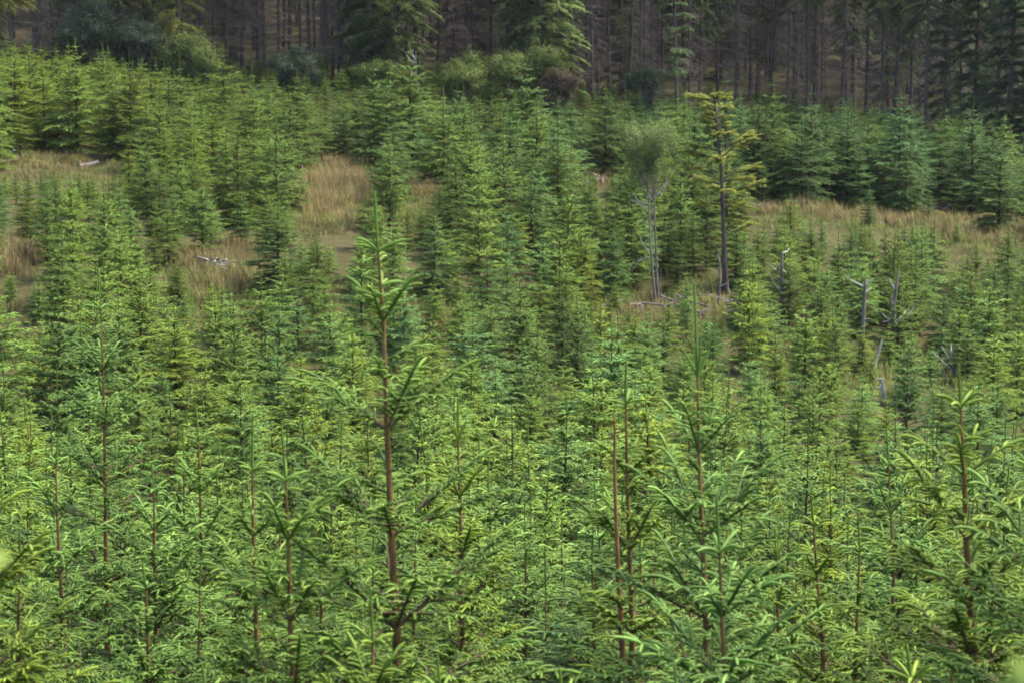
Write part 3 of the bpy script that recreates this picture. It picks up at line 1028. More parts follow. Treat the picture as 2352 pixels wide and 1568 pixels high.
def old_tree(px, Y, kind, w, tint, label=None):
    x, y, z = spot(px, Y)
    me = rr.choice(FK[kind])
    s = rr.uniform(.92, 1.1)
    nm = {'dead': 'dead_spruce', 'pine': 'dark_conifer'}.get(kind, 'mature_spruce')
    o = link_tree(nm, me, label or FL[kind], 'dead tree' if kind == 'dead' else 'tree', (x, y, z), rr.uniform(0, 6.28), (s * w, s * w, s), 'old forest behind the plantation', tint, (), (.42 if px < 1400 else (.3 if px < 2000 else -.1)) if Y < 148 else 0)  # light put into the front rank's needle colour; darker at the right end
    o.rotation_euler[0] = rr.gauss(0, .012); o.rotation_euler[1] = rr.gauss(0, .015)
    forest.append((o, px, Y, kind))
    fpos.append((x, y))
for f in FRONT:
    old_tree(*f)
for k in range(2400):
    Y = rr.uniform(149, 182)
    px = rr.uniform(-60, 2412)
    x, y, z = spot(px, Y)
    gap = 2.7
    if any((x - a) ** 2 + (y - b_) ** 2 < gap * gap for a, b_ in fpos):
        continue
    if len(forest) > 235:
        break
    old_tree(px, Y, rr.choice(('tall', 'tall', 'tall', 'half', 'half', 'bushy')), rr.uniform(.7, 1.1), rr.uniform(.4, .8))
# beyond: a far wood that reads as one mass
BJ = [joined(mature(701 + k, low=1.5, blen=2.4, ndead=10), 'wood_tree') for k in range(2)]
items = []
for k in range(420):
    Y = rr.uniform(180, 262)
    x = rr.uniform(-.27, .27) * Y
    px = project(x, Y, 0)[0]
    items.append((x, Y, gz(x, Y), rr.uniform(0, 6.28), rr.uniform(.9, 1.3), rr.uniform(.9, 1.2), k % 2, rr.uniform(.4, .8)))
scatter('far_wood', items, [BJ])
print('forest done', flush=True)

# ------------------------------------------------------------------ broadleaf bushes along the forest edge
def bush(seed, h, w, mat, leaf=.055, dens=1.0, stems=9, bark='bark_grey', clumps=70):
    rr = random.Random(seed); rng = np.random.default_rng(seed)
    st, cl = [], []
    for k in range(stems):
        a = rr.uniform(0, 6.28); rad = rr.uniform(.1, .5) * w
        p0 = np.array((math.cos(a) * .08, math.sin(a) * .08, -.1))
        p2 = np.array((math.cos(a) * rad, math.sin(a) * rad, h * rr.uniform(.6, .95)))
        p1 = p0 * .5 + p2 * .5 + np.array((math.cos(a), math.sin(a), 0)) * rad * -.25
        st += tube_parts([p0, p1, p2], [.035 * h / 3, .02 * h / 3, .008], M[bark], 5, 3)
        for j in range(rr.randint(3, 6)):
            t = rr.uniform(.4, .95)
            q = p1 * (1 - t) + p2 * t if t > .5 else p0 * (1 - t) + p1 * t
            e = q + np.array((rr.gauss(0, .2) * w, rr.gauss(0, .2) * w, rr.uniform(.1, .35) * h * .6))
            st += tube_parts([q, e], [.012, .004], M[bark], 3)
            cl.append(e)
        cl.append(p2)
    while len(cl) < clumps:
        a = rr.uniform(0, 6.28); u = rr.random() ** .5
        zf = rr.uniform(.22, 1.0)
        prof = math.sin(math.pi * min(1, .18 + zf * .82)) ** .6
        cl.append(np.array((math.cos(a) * u * .5 * w * prof, math.sin(a) * u * .5 * w * prof, zf * h)))
    C = np.array(cl)
    n = int(150 * dens)
    idx = np.repeat(np.arange(len(C)), n)
    k = len(idx)
    sz = .10 + .11 * rng.random(len(C)) * w
    P = C[idx] + rng.normal(size=(k, 3)) * sz[idx][:, None] * np.array([1, 1, .6])
    P[:, 2] = np.maximum(P[:, 2], .15)
    d = unit(rng.normal(size=(k, 3)) + np.array([0, 0, -.2]))
    s = unit(np.cross(d, rng.normal(size=(k, 3)))) * leaf * .3
    L = leaf * (.7 + .6 * rng.random(k))[:, None]
    Vq = np.stack([P, P + d * L * .5 + s, P + d * L, P + d * L * .5 - s], 1).reshape(-1, 3)
    Fq = np.arange(4 * k).reshape(-1, 4)
    cf = rng.random(len(C))
    fr = np.clip(cf[idx] * .6 + .4 * rng.random(k), 0, 1)
    return {'stems': st, 'leaves': [(Vq, Fq, np.repeat(fr, 4), M[mat], False, np.repeat(unit((P - C[idx]) * 3 + unit(P - np.array([0, 0, h * .35])) * .6 + np.array([0, 0, .35]) + rng.normal(size=(k, 3)) * .2), 4, 0))]}

BUSHES = [  # column, row of the top, distance, width, leaf, label
    (225, 12, 143, 5.4, 'leaf_dark', 'large dark grey-green broadleaf bush against the forest at left'),
    (318, 62, 142, 3.6, 'leaf_dark', 'dark broadleaf bush right beside the largest dark one'),
    (165, 60, 145, 3.0, 'leaf_brown', 'brownish bush left of the large dark broadleaf bush'),
    (437, 88, 141, 3.3, 'leaf_light', 'pale yellow-green bush at the foot of the sunlit green spruce'),
    (475, 120, 139, 2.0, 'leaf_light', 'low pale bush right below the pale yellow-green one'),
    (688, 112, 140, 2.9, 'leaf_grey', 'rounded grey-green willow in front of the dark trunks'),
    (868, 148, 138, 2.7, 'leaf_light', 'light green bush below the drooping forest spruce'),
    (1078, 130, 137, 2.5, 'leaf_light', 'light willow in front of the dead grey spruces'),
    (1060, 160, 135, 2.6, 'leaf_light', 'low light bush under the willow before the dead spruces'),
    (1172, 138, 136, 3.0, 'leaf_light', 'pale twiggy willow left of the yellowish one'),
    (1245, 122, 137, 3.2, 'leaf_light', 'tallest yellowish willow below the dense green forest spruce'),
    (1282, 165, 135, 2.2, 'leaf_brown', 'low brownish bush right of the yellowish willow'),
    (1480, 158, 139, 2.0, 'leaf_grey', 'small grey-green bush among the thin trunks')]
for k, (px, vt, Y, w, mat, lab) in enumerate(BUSHES):
    x, y, z = spot(px, Y)
    h = max(1.6, at(px, vt, Y)[2] - z)
    t = thing('broadleaf_bush', lab, 'bush', (x, y, z), 0, 'broadleaf bushes along the forest edge')
    for nm, p in bush(800 + k, h, w * .85, mat, .11, 1.0, clumps=int(34 + 20 * w * h / 4)).items():
        obj(nm, make_mesh('bush_' + nm, p), t)

# ------------------------------------------------------------------ the lone yellow conifer and the double-stemmed birch
Y = 91.0
base = spot(1668, Y)
P = [at(1640, 222, Y), at(1652, 330, Y), at(1657, 400, Y), at(1661, 500, Y), at(1664, 600, Y), np.array((base[0], Y, base[2] - .1))]
t = thing('lone_conifer', 'lone yellow-green conifer with long bare lower trunk rising above the plantation', 'tree', base)
loc = [p - np.array(base) for p in P]
obj('trunk', make_mesh('lone_trunk', tube_parts(loc, [.02, .045, .065, .08, .095, .14], M['bark_old'], 9, 4)), t)
rr = random.Random(4242)
Lb, Sx = [], Shoots()
def limb(v, az, L, el, dr=.10, sag=0.0):
    z = at(1660, v, Y)[2] - base[2]
    zs = [q[2] for q in loc][::-1]
    p = np.array([np.interp(z, zs, [q[c] for q in loc][::-1]) for c in range(2)] + [z])
    a, e = R(az), R(el)
    d = np.array((math.cos(a) * math.cos(e), math.sin(a) * math.cos(e), math.sin(e)))
    q1 = p + d * L * .5 + np.array((0, 0, .06 * L)); q2 = p + d * L + np.array((0, 0, -sag * L))
    Lb.extend(tube_parts([p, q1, q2], [.035, .022, .008], M['bark_old'], 5, 3))
    for j in range(int(9 + 20 * L)):
        tt = rr.uniform(.25, 1.0) ** .7
        q = p * (1 - tt) ** 2 + 2 * tt * (1 - tt) * q1 + tt * tt * q2
        aa = a + rr.uniform(-1.0, 1.0)
        grow(Sx, rr, tuple(q), vnorm((math.cos(aa), math.sin(aa), rr.uniform(.05, .75))), rr.choice((1, 1, 2)), .19, 1, 2, .25)
for v in (238, 258, 280, 300, 318):
    for az in (15, 175, rr.choice((90, 270))):
        limb(v, az + rr.uniform(-35, 35), rr.uniform(.30, .62), rr.uniform(18, 45))
limb(238, 185, .85, 15)
for v, az, L, el in [(352, 8, 1.55, 22), (350, 170, .9, 12), (372, 178, 1.35, 14), (365, 340, 1.3, 20), (375, 60, .9, 10), (380, 260, 1.0, 5), (398, 200, 1.0, 0), (412, 12, 1.3, 14), (418, 345, 1.1, 5), (425, 160, .9, -5), (440, 95, .9, 0),
                     (445, 280, .9, 0), (455, 10, 1.45, 12), (470, 185, .9, -8), (480, 320, .8, 0), (548, 12, 1.0, 25)]:
    limb(v, az, L * rr.uniform(.85, 1.1), el + rr.uniform(2, 16), sag=rr.uniform(-.04, .08))
obj('limbs', make_mesh('lone_limbs', Lb), t)
A = Sx.arr(); A = A[A[:, 8] <= 2]
v1, f1, fr1, li = needles(A, 110, .055, .018, np.random.default_rng(3))
o = obj('crown', make_mesh('lone_crown', [(v1, f1, fr1, M['pine_needle'], False, li)]), t); o['tint'] = .5; o['tone'] = .45

# birch
Y = 89.5
base = spot(1502, Y)
t = thing('double_stemmed_birch', 'thin grey birch with two bare stems and a wispy fan-shaped crown', 'tree', base)
loc = lambda px, v, dy=0.0: at(px, v, Y) - np.array(base) + np.array((0, dy, 0))
stems = [[(1505, 690), (1500, 640), (1493, 540), (1489, 440), (1480, 340), (1470, 285)], [(1512, 690), (1510, 640), (1506, 540), (1503, 440), (1515, 350), (1528, 290)]]
bw = []
for s_, dy in zip(stems, (0, .25)):
    bw += tube_parts([loc(*p, dy) for p in s_], [.052, .042, .036, .030, .016, .006], M['bark_grey'], 7, 3)
obj('trunk', make_mesh('birch_stems', bw), t)
rr = random.Random(31)
br, cl = [], []
for k in range(70):
    j = rr.randint(0, 1)
    v0 = rr.uniform(330, 470)
    q = loc(np.interp(v0, [290, 340, 440, 540], [1470, 1480, 1489, 1493]) if j == 0 else np.interp(v0, [290, 350, 440, 540], [1528, 1515, 1503, 1506]), v0, .25 * j)
    px1, v1_ = rr.uniform(1425, 1548), rr.uniform(285, min(v0 - 25, 415))
    e = loc(px1, v1_, rr.uniform(-1.0, 1.0))
    mid = q * .5 + e * .5 + np.array((0, 0, -.12)) + (e - q) * np.array((.18, .18, -.05))
    br += tube_parts([q, mid, e], [.016, .010, .003], M['bark_grey'], 4, 3)
    cl += [e * (1 - u) + mid * u for u in (0, .12, .25, .4, .6, .8)]
for p0, p1, p2 in [((1490, 470), (1465, 462), (1452, 440)), ((1503, 455), (1520, 430), (1540, 418)), ((1505, 450), (1528, 440), (1532, 400)), ((1490, 480), (1470, 470), (1445, 455)), ((1493, 590), (1465, 600), (1450, 625)),
                   ((1494, 585), (1475, 560), (1470, 545))]:
    br += tube_parts([loc(*p0), loc(*p1), loc(*p2)], [.028, .02, .008], M['dead_wood'], 5, 3)
obj('branches', make_mesh('birch_branches', br), t)
rng = np.random.default_rng(5)
C = np.array(cl); idx = np.repeat(np.arange(len(C)), 52); k = len(idx)
Pp = C[idx] + rng.normal(size=(k, 3)) * np.array([.11, .12, .17])
d = unit(rng.normal(size=(k, 3))); s = unit(np.cross(d, rng.normal(size=(k, 3)))) * .015
Ls = (.04 + .03 * rng.random(k))[:, None]
Vq = np.stack([Pp, Pp + d * Ls * .5 + s, Pp + d * Ls, Pp + d * Ls * .5 - s], 1).reshape(-1, 3)
obj('leaves', make_mesh('birch_leaves', [(Vq, np.arange(4 * k).reshape(-1, 4), np.repeat(rng.random(k), 4), M['leaf_birch'], False, np.repeat(unit(Pp - C[idx] + np.array([0, 0, .1]) + rng.normal(size=(k, 3)) * .08), 4, 0))]), t)

# ------------------------------------------------------------------ dead wood
def snag(name, label, cat, Y, trunk, radii, branches, mat, bmat, sink=True):
    b_ = spot(trunk[-1][0], Y)
    P = [at(px, v, Y) - np.array(b_) for px, v in trunk]
    if sink:
        zb = P[-1][2]
        if zb > 0:
            P.append(np.array((P[-1][0] * 1.0, 0, -.1))); radii = list(radii) + [radii[-1] * 1.15]
    t = thing(name, label, cat, b_)
    obj('trunk', make_mesh('snag_trunk', tube_parts(P, [q * .85 for q in radii], M[mat], 8, 4)), t)
    rr = random.Random(int(trunk[0][0]))
    bp = []
    for bl in branches:
        Q = [at(px, v, Y) - np.array(b_) for px, v in bl]
        dy = rr.uniform(-.5, .5)
        for i, q in enumerate(Q):
            q[1] += dy * i / (len(Q) - 1)
        n = len(Q)
        bp += tube_parts(Q, [.038 * (1 - .75 * i / (n - 1)) for i in range(n)], M[bmat], 6, 3)
    if bp:
        obj('dead_branches', make_mesh('snag_branches', bp), t)
    return t
snag('dead_snag', 'dark upright dead snag with a few crooked pale twigs near its top', 'dead tree', 85, [(1796, 577), (1796, 640), (1798, 720), (1799, 760)], [.035, .085, .11, .13],
     [[(1795, 582), (1808, 580), (1817, 573)], [(1795, 605), (1785, 622), (1772, 612)], [(1793, 672), (1778, 650), (1768, 630)], [(1797, 620), (1812, 632), (1818, 630)], [(1797, 650), (1810, 645)], [(1797, 690), (1806, 690)]], 'dead_dark', 'dead_wood')
snag('dead_snag', 'dark slightly leaning dead snag with a small crown of pale twigs', 'dead tree', 82, [(1987, 640), (1986, 665), (1983, 740), (1977, 800), (1974, 850)], [.03, .06, .085, .10, .12],
     [[(1986, 660), (1965, 650), (1945, 638)], [(1987, 655), (2000, 645), (2006, 638)], [(1987, 672), (2000, 664), (2003, 660)], [(1983, 735), (1996, 730)], [(1978, 790), (1960, 785)], [(1977, 788), (2000, 792)]], 'dead_dark', 'dead_wood')
snag('dead_snag', 'leaning snag with a long pale upswept branch on its right', 'dead tree', 82, [(2064, 620), (2060, 650), (2053, 700), (2049, 760), (2047, 830)], [.03, .055, .08, .10, .12],
     [[(2050, 748), (2075, 735), (2092, 722), (2103, 700)], [(2056, 665), (2048, 652), (2044, 640)], [(2051, 700), (2045, 688), (2045, 678)], [(2049, 735), (2035, 730), (2022, 715)], [(2049, 742), (2075, 728), (2085, 715)], [(2048, 768), (2065, 758)],
      [(2049, 735), (2030, 742)]], 'dead_dark', 'dead_wood')
snag('dead_snag', 'short pale leaning broken stub without branches', 'dead stub', 79, [(2026, 780), (2018, 805), (2009, 835), (2003, 870)], [.03, .07, .085, .09], [], 'dead_wood', 'dead_wood')
snag('dead_snag', 'grey weathered stub with twigs at its broken top, nearest of the snags', 'dead stub', 73, [(2025, 868), (2030, 905), (2038, 940), (2042, 990)], [.045, .07, .085, .10],
     [[(2026, 872), (2015, 870), (2008, 876)], [(2028, 893), (2016, 890), (2007, 888)], [(2027, 890), (2018, 882)], [(2031, 910), (2040, 930)]], 'dead_wood', 'dead_wood')
snag('dead_snag', 'low dead tree with a spray of bleached branches behind the broad yellow-green spruce', 'dead tree', 77, [(2188, 790), (2190, 830), (2192, 880), (2195, 960)], [.03, .06, .075, .09],
     [[(2190, 855), (2165, 830), (2150, 815), (2143, 808)], [(2189, 840), (2175, 815), (2163, 795)], [(2192, 895), (2172, 870), (2156, 850), (2148, 842)], [(2172, 870), (2165, 850), (2160, 826)], [(2190, 830), (2186, 805), (2188, 790)],
      [(2193, 870), (2203, 850), (2204, 838)], [(2193, 885), (2215, 865), (2229, 840)], [(2180, 880), (2188, 860)]], 'dead_dark', 'dead_wood')
snag('dead_snag', 'thin bent dead stem curving beside the trunk of the lone conifer', 'dead tree', 89, [(1651, 575), (1654, 640), (1650, 700), (1640, 760), (1634, 800)], [.025, .05, .06, .065, .07],
     [[(1652, 600), (1647, 585)], [(1653, 660), (1668, 650)]], 'bark_grey', 'dead_wood')
snag('dead_snag', 'small forked dead tree standing in front of the dark forest', 'dead tree', 136, [(955, 118), (956, 170), (957, 215)], [.03, .045, .06], [[(955, 140), (944, 120), (938, 100)], [(955, 145), (940, 138), (930, 118)], [(956, 180), (940, 160)]], 'dead_dark', 'dead_wood')

def log(label, px, v, Y, L, r, rz, tilt=0, mat='dead_wood', name='fallen_log'):
    x, y, z = spot(px, Y)
    rr = random.Random(int(px))
    n = 5
    pts = [((i / n - .5) * L, rr.gauss(0, .02), rr.gauss(0, .02)) for i in range(n + 1)]
    rad = [r * (1 - .35 * i / n) * rr.uniform(.9, 1.1) for i in range(n + 1)]
    me = tube_parts(pts, rad, M[mat], 8, 3)
    for k in range(3):
        i = rr.randint(1, n - 1)
        q = np.array(pts[i]); e = q + np.array((rr.uniform(-.1, .2), rr.uniform(-.25, .25), rr.uniform(.1, .3)))
        me += tube_parts([q, e], [r * .25, r * .1], M[mat], 5)
    o = obj(name, make_mesh(name, me))
    o.location = (x, y, z + r * .8 + .1)
    o.rotation_euler = (0, tilt, rz)
    return tag(o, label, 'log')
log('grey weathered log on the mossy mound at left', 205, 385, 112, 1.0, .15, .5, -.15, 'bark_grey')
log('short dark log end on the mound beside the left border', 32, 343, 117, .7, .09, .2)
log('pale log lying across the dry grass bank', 738, 428, 108, 1.5, .08, .15)
log('short pale log at the edge of the dry grass bank', 668, 482, 100, .7, .07, -.1)
log('pale grey log in the grass strip below the dark spruces', 2040, 512, 111, .9, .10, -.4)
log('thin pale log lying in the grass at the right border', 2345, 492, 112, 1.2, .06, -.3)
log('pale dead pole slanting through brush below the birch', 1385, 655, 87, 2.6, .05, .9, -.12, 'bark_grey')
log('dark log at the left end of the grass strip', 1738, 487, 113, 1.1, .09, .4, 0, 'dead_dark')

def stump(label, px, Y, r, h, mat='dead_dark'):
    x, y, z = spot(px, Y)
    t = thing('tree_stump', label, 'stump', (x, y, z))
    n = 14
    rr = random.Random(int(px))
    ang = np.arange(n) * 2 * np.pi / n
    rings = []
    for zz, f in ((-.1, 1.5), (.05, 1.3), (h * .4, 1.05), (h, 1.0)):
        rings.append(np.stack([np.cos(ang) * r * f * np.array([rr.uniform(.88, 1.12) for _ in ang]), np.sin(ang) * r * f, np.full(n, zz)], 1))
    V = np.concatenate(rings)
    idx = np.arange(4 * n).reshape(4, n)
    F = np.stack([idx[:-1], np.roll(idx[:-1], -1, 1), np.roll(idx[1:], -1, 1), idx[1:]], -1).reshape(-1, 4)
    obj('bark', make_mesh('stump_bark', [(V, F, None, M[mat], True)]), t)
    top = np.concatenate([rings[3] * np.array([.985, .985, 1]) + np.array([0, 0, .003]), [[0, 0, h + .02]]])
    Ft = np.stack([np.arange(n), np.roll(np.arange(n), -1), np.full(n, n)], -1)
    obj('cut_face', make_mesh('stump_face', [(top, Ft, None, M['bark_grey'], False)]), t)
stump('round stump with a bleached cut face near the foot of the birch', 1463, 88, .26, .42)
stump('small weathered stump at the edge of a grassy gap, left', 568, 97, .16, .35)

def sticks(label, px, Y, n, L, spread, mats, seed, rise=.35):
    x, y, z = spot(px, Y)
    rr = random.Random(seed)
    me = []
    for k in range(n):
        a = rr.uniform(0, 3.14)
        c = np.array((rr.gauss(0, spread), rr.gauss(0, spread * .6), rr.uniform(0, rise)))
        l = L * rr.uniform(.4, 1)
        d = np.array((math.cos(a), math.sin(a) * .6, rr.uniform(-.35, .5))) * l * .5
        r = rr.uniform(.015, .04)
        me += tube_parts([c - d, c + np.array((0, 0, rr.gauss(0, .03))), c + d], [r, r, r * .5], M[rr.choice(mats)], 5, 2)
    o = obj('brush_pile', make_mesh('brush_pile', me))
    o.location = (x, y, z + .1)
    return tag(o, label, 'brush pile')
sticks('heap of bleached sticks in the grassy gap, centre left', 490, 86, 12, 1.0, .28, ['dead_wood', 'dead_wood', 'dead_twig'], 1)
sticks('small heap of pale sticks in the clearing behind the birch', 1365, 119, 10, .9, .25, ['dead_wood'], 2)
sticks('brown brush heap on the grass at right', 2300, 111, 26, 1.1, .5, ['dead_twig', 'bark_brown', 'dead_dark'], 3, .6)
sticks('brown brush heap at the right end of the dark spruces', 2150, 115, 22, 1.0, .45, ['dead_twig', 'bark_brown'], 4, .6)
sticks('tangle of grey twigs beside the foot of the lone conifer', 1700, 87, 30, 1.2, .5, ['dead_twig', 'dead_wood', 'dead_twig'], 5, .7)
sticks('tangle of grey twigs in the dark gap right of the birch', 1560, 87, 30, 1.3, .5, ['dead_twig'], 6, .7)
sticks('dead twigs heaped above the middle grass bank', 1187, 122, 24, 1.0, .4, ['dead_twig', 'bark_brown'], 7, .8)

x, y, z = spot(692, 111)
o = obj('marker_post', make_mesh('marker_post', tube_parts([(0, 0, -.1), (.03, 0, .25), (.05, 0, .50)], [.04, .045, .04], M['dead_wood'], 8)))
o.location = (x, y, z)
tag(o, 'short pale post standing at the upper corner of the dry grass bank', 'post')

# ------------------------------------------------------------------ grass
def grass(name, patches, mat, hgt, seed, w=.02):
    rng = np.random.default_rng(seed)
    Vs, frs, n0 = [], [], 0
    for px, Y, rx, ry, n, hf in patches:
        cx, cy, _ = spot(px, Y)
        tus = max(8, n // 45)
        a = rng.random(tus) * 6.283; u = rng.random(tus) ** .5
        tx = cx + np.cos(a) * u * rx * Y / FPX; ty = cy + np.sin(a) * u * ry
        k = rng.integers(0, tus, n)
        X = tx[k] + rng.normal(size=n) * .22; Yy = ty[k] + rng.normal(size=n) * .22
        Z = ground(X, Yy)
        hh = hgt * hf * (.5 + .7 * rng.random(n)) * (.35 + 1.2 * rng.random(tus) ** 1.5)[k]
        la = rng.random(n) * 6.283
        lean = np.stack([np.cos(la), np.sin(la), np.zeros(n)], 1) * (hh * (.15 + .55 * rng.random(n)))[:, None]
        B = np.stack([X, Yy, Z - .03], 1)
        s = np.stack([np.cos(la + 1.57), np.sin(la + 1.57), np.zeros(n)], 1) * w * .5
        mid = B + lean * .35 + np.stack([np.zeros(n), np.zeros(n), hh * .6], 1)
        tip = B + lean + np.stack([np.zeros(n), np.zeros(n), hh], 1)
        Vs.append(np.stack([B - s, B + s, mid + s * .7, mid - s * .7, tip], 1).reshape(-1, 3))
        f = rng.random(tus)[k] * .75 + .25 * rng.random(n)
        frs.append(np.repeat(f, 5))
        n0 += n
    V = np.concatenate(Vs)
    q = np.arange(n0)[:, None] * 5
    F4 = q + np.array([0, 1, 2, 3]); F3 = q + np.array([3, 2, 4])
    fr = np.concatenate(frs)
    LI = np.repeat(unit(rng.normal(size=(n0, 3)) * .35 + np.array([0, -.3, .8])), 5, 0)
    o = obj(name, make_mesh(name, [(V, np.concatenate([F3, F3[:, :0]], 1), fr, M[mat], False, LI), (V, F4, fr, M[mat], False, LI)]))
    o['kind'] = 'stuff'
grass('dry_grass', [(740, 98, 110, 5, 4000, .8), (1560, 88, 170, 3, 2500, .7), (760, 103, 100, 6, 9000, 1.2), (770, 110, 110, 5, 9000, 1.1), (970, 107, 60, 5, 4000, 1), (500, 86, 90, 4, 5000, 1), (20, 86, 80, 3, 3000, 1), (2060, 111.5, 420, 2.6, 11000, .9), (2290, 106, 130, 3, 4000, 1.0),
                    (140, 112, 210, 7, 9000, .6), (1372, 119, 60, 3, 1500, .8), (1330, 86, 160, 4, 3500, .8), (1000, 76, 500, 9, 3500, .7), (300, 76, 320, 9, 4000, .7), (1150, 122, 200, 3, 3000, 1),
                    (1780, 118, 260, 3, 3000, 1)], 'grass_dry', .55, 1)
grass('green_grass', [(740, 99, 120, 5, 7000, .8), (970, 101, 120, 5, 4000, .8), (1560, 87, 170, 4, 4000, .8), (2000, 79, 220, 5, 5000, .8), (760, 108, 110, 8, 5000, .9), (760, 104, 130, 11, 9000, .7), (500, 86, 110, 6, 4000, .8), (2060, 110, 430, 6, 15000, .8), (970, 105, 80, 7, 4000, .8), (1560, 89, 300, 5, 6000, .8), (150, 110, 260, 10, 14000, .6), (520, 84, 70, 4, 3000, 1), (2290, 103, 150, 3, 5000, .6), (990, 82, 110, 3, 2500, 1), (820, 78, 220, 8, 5000, 1), (1500, 80, 800, 9, 9000, 1), (250, 78, 330, 9, 6000, 1), (2100, 110, 300, 4, 4000, .7)],
      'grass_green', .42, 2)

# mossy hummocks on the open ground
def hummock(label, px, Y, w, h, seed):
    x, y, z = spot(px, Y)
    rng = np.random.default_rng(seed)
    n = 2600
    a = rng.random(n) * 6.283; u = rng.random(n) ** .5
    P = np.stack([np.cos(a) * u * w, np.sin(a) * u * w * .7, h * (1 - u ** 2) + .0 * u], 1)
    nrm = unit(np.stack([np.cos(a) * u * 1.2, np.sin(a) * u * 1.2, np.full(n, .7)], 1))
    d = unit(nrm + rng.normal(size=(n, 3)) * .6)
    s = unit(np.cross(d, rng.normal(size=(n, 3)))) * .02
    V = np.stack([P - s - d * .03, P + s - d * .03, P + d * .12], 1).reshape(-1, 3)
    gx_, gr = 16, 5
    aa = np.arange(gx_) * 2 * np.pi / gx_
    D = np.concatenate([np.stack([np.cos(aa) * w * k / gr, np.sin(aa) * w * .7 * k / gr, np.full(gx_, h * (1 - (k / gr) ** 2) - (.15 if k == gr else 0))], 1) for k in range(gr, -1, -1)])
    idx = np.arange(len(D)).reshape(gr + 1, gx_)
    F = np.stack([idx[:-1], np.roll(idx[:-1], -1, 1), np.roll(idx[1:], -1, 1), idx[1:]], -1).reshape(-1, 4)
    o = obj('grassy_hummock', make_mesh('hummock', [(D, F, np.full(len(D), .3), M['moss'], True, D + np.array([0, 0, .3])), (V, np.arange(3 * n).reshape(-1, 3), np.repeat(rng.random(n), 3), M['moss'], False, np.repeat(unit(nrm + d * .3), 3, 0))]))
    o.location = (x, y, z - .05)
    tag(o, label, 'hummock')
hummock('ochre mossy hummock on the left mound beside the weathered log', 175, 113, 1.3, .5, 1)
hummock('low ochre hummock beside the left border mound', 60, 111, 1.1, .35, 2)
hummock('ochre hummock beside the dry grass strip at the far right', 2265, 112, 1.4, .55, 3)
hummock('ochre hummock at the foot of the dark spruces, right', 2145, 114, 1.1, .5, 4)
hummock('ochre hummock right of the dry grass bank', 960, 104, 1.0, .45, 5)
hummock('rust-brown hummock just right of the tall foreground spruce', 1000, 80, .6, .4, 6)

# ------------------------------------------------------------------ two leafy saplings close to the viewer, out of focus
def near_sapling(label, Y, stem, leaves, seed):
    bx = at(stem[0][0], 784, Y)[0]
    bz = gz(bx, Y)
    o3 = np.array((bx, Y, bz))
    t = thing('leafy_sapling', label, 'sapling', (bx, Y, bz))
    P = [at(px, v, Y) - o3 for px, v in stem[1:]]
    P = [np.array((0, 0, -.1))] + P
    obj('stem', make_mesh('leafy_stem', tube_parts(P, [.008] + [.006 - .003 * i / len(P) for i in range(len(P) - 1)], M['bark_twig'], 6, 3)), t)
    for k, (px0, v0, px1, v1, wd) in enumerate(leaves):
        a, b_ = at(px0, v0, Y) - o3, at(px1, v1, Y + .03) - o3
        d = b_ - a; L = np.linalg.norm(d); d = d / L
        s = np.cross(d, np.array((.15, -1, .5))); s /= np.linalg.norm(s)
        nrm = np.cross(s, d)
        n = 9
        rows = []
        for i in range(n):
            u = i / (n - 1)
            hw = L * wd * math.sin(math.pi * u ** .8) ** .8 * .5 + .0005
            c = a + d * L * u + nrm * (-.10 * L * u * u)
            rows += [c - s * hw + nrm * hw * .25, c, c + s * hw + nrm * hw * .25]
        V = np.array(rows)
        idx = np.arange(len(V)).reshape(n, 3)
        F = np.stack([idx[:-1, :-1], idx[:-1, 1:], idx[1:, 1:], idx[1:, :-1]], -1).reshape(-1, 4)
        obj('leaf', make_mesh('leaf', [(V, F, np.full(len(V), .3 + .5 * (k % 2)), M['leaf_near'], True, np.tile(nrm if nrm[2] > 0 else -nrm, (len(V), 1)))]), t)
near_sapling('blurred leafy twig close to the viewer in the bottom right corner', 2.1, [(2440, 2000), (2425, 1700), (2400, 1600)],
             [(2400, 1620, 2285, 1560, .55), (2410, 1640, 2330, 1500, .5), (2395, 1600, 2352, 1512, .6), (2420, 1660, 2290, 1610, .5), (2410, 1600, 2420, 1480, .5)], 1)
near_sapling('blurred bright leaf tip close to the viewer at the left border', 2.3, [(-60, 2000), (-50, 1500), (-38, 1285)],
             [(-38, 1290, 24, 1268, .6), (-45, 1300, -20, 1235, .5), (-42, 1320, -95, 1290, .5), (-46, 1380, -100, 1350, .5)], 2)

# ------------------------------------------------------------------ labels that tell the trees apart
LANDMARKS = [('the tall foreground spruce', 870, 560), ('the grey-green spruce with bundled top', 1600, 800), ('the broad yellow-green spruce', 2208, 950), ('the dark-stemmed spruce', 135, 1070),
             ('the twin-height pair', 620, 1050), ('the silvery spruce', 1652, 1230), ('the double-stemmed birch', 1500, 500), ('the lone conifer', 1660, 450), ('the upright dark snag', 1796, 620),
             ('the bleached dead tree', 2190, 830), ('the snag with upswept branch', 2055, 690), ('the leaning dark snag', 1985, 700), ('the dry grass bank', 760, 450), ('the heap of bleached sticks', 490, 575),
             ('the grey nearest stub', 2030, 900), ('the pale-sided pole below the birch', 1385, 655), ('the broken orange shoot', 1412, 970), ('the rust-brown hummock', 1000, 650)]
ORD = ['', 'second ', 'third ', 'fourth ', 'fifth ', 'sixth ', 'seventh ', 'eighth ', 'ninth ', 'tenth ', 'eleventh ', 'twelfth ', 'thirteenth ', 'fourteenth ', 'fifteenth ', 'sixteenth ', 'seventeenth ', 'eighteenth ', 'nineteenth ', 'twentieth ']
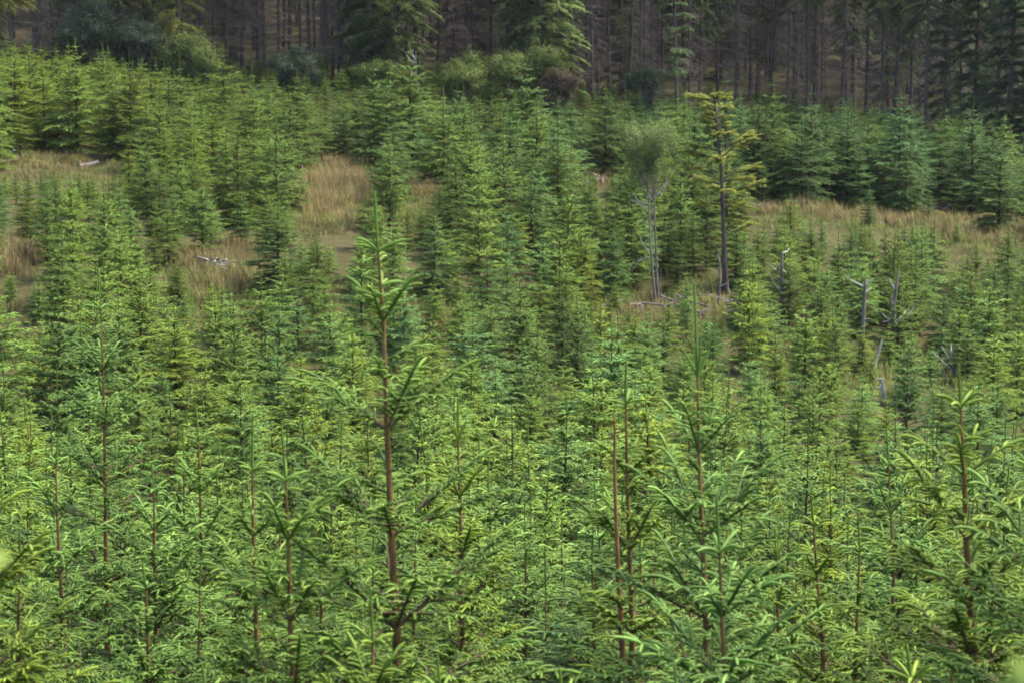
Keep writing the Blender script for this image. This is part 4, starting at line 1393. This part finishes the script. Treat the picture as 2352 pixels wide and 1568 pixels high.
def name_by_place(rows, marks, describe):
    by = {}
    for r in rows:
        o, px, v = r[0], r[1], r[2]
        nm, lx, lv = min(marks, key=lambda m_: (m_[1] - px) ** 2 + (m_[2] - v) ** 2)
        dx, dv = px - lx, v - lv
        rel = ('right of' if dx > 0 else 'left of') if abs(dx) > abs(dv) else ('below' if dv > 0 else 'above')
        by.setdefault((describe(r), rel, nm), []).append(((dx * dx + dv * dv), o))
    for (ds, rel, nm), l in by.items():
        l.sort(key=lambda q: q[0])
        for k, (_, o) in enumerate(l):
            o['label'] = f"{ORD[k] if k < len(ORD) else 'farther '}{ds} {rel} {nm}" if len(l) > 1 and k else f"{'nearest ' if len(l) > 1 else ''}{ds} {rel} {nm}"
def d_young(r):
    Y, h, t = r[3], r[4], r[5]
    c = 'yellowish' if t < .36 else ('bluish-green' if t > .58 else 'mid-green')
    s = 'short' if h < 2.4 else ('tall' if h > 3.5 else 'slim')
    return f'{s} {c} young spruce'
name_by_place(placed, LANDMARKS, d_young)
FMARKS = [('the large dark broadleaf bush', 225, 0), ('the sunlit green spruce', 412, 0), ('the rounded grey-green willow', 688, 0), ('the drooping green spruce pair', 880, 0), ('the dead grey spruces', 1065, 0),
          ('the dense green spruce', 1250, 0), ('the lone conifer', 1660, 0), ('the thin-crowned conifer', 1556, 0), ('the dark right corner', 2352, 0)]
def d_old(r):
    base = {'tall': 'bare-trunked spruce', 'bushy': 'green-skirted spruce', 'dead': 'dead twiggy spruce', 'pine': 'thin-crowned conifer', 'half': 'high-boughed spruce'}[r[4]]
    return ('front-rank ' if r[3] < 149 else 'deep-standing ') + base
frows = []
for o, px, Y, kind in forest:
    frows.append((o, px, 0, Y, kind))
name_by_place(frows, FMARKS, d_old)
for o, px, Y, kind in forest:
    if kind == 'pine' and px < 1600:
        o['label'] = 'thin-crowned dark conifer with bare trunk at the forest edge above the birch'

# ------------------------------------------------------------------ the damp air of the valley
def haze_box(x0, x1, y0, y1, z0, z1, dens):
    V = np.array([(x, y, z) for x in (x0, x1) for y in (y0, y1) for z in (z0, z1)], float)
    F = np.array([(0, 1, 3, 2), (4, 6, 7, 5), (0, 4, 5, 1), (2, 3, 7, 6), (0, 2, 6, 4), (1, 5, 7, 3)])
    mt = bpy.data.materials.new('damp_air'); mt.use_nodes = True
    nt = mt.node_tree
    nt.nodes.remove(nt.nodes['Principled BSDF'])
    pv = N(nt, 'ShaderNodeVolumePrincipled')
    pv.inputs['Color'].default_value = (.80, .86, .95, 1)
    pv.inputs['Density'].default_value = dens
    pv.inputs['Anisotropy'].default_value = .2
    nt.links.new(pv.outputs[0], nt.nodes['Material Output'].inputs['Volume'])
    o = obj('haze', make_mesh('haze', [(V, F, None, mt, False)]))
    o['kind'] = 'stuff'
haze_box(-140, 140, -35, 430, float(V_LOW) - 1.0, float(V_HIGH) + 2.0, .00005)
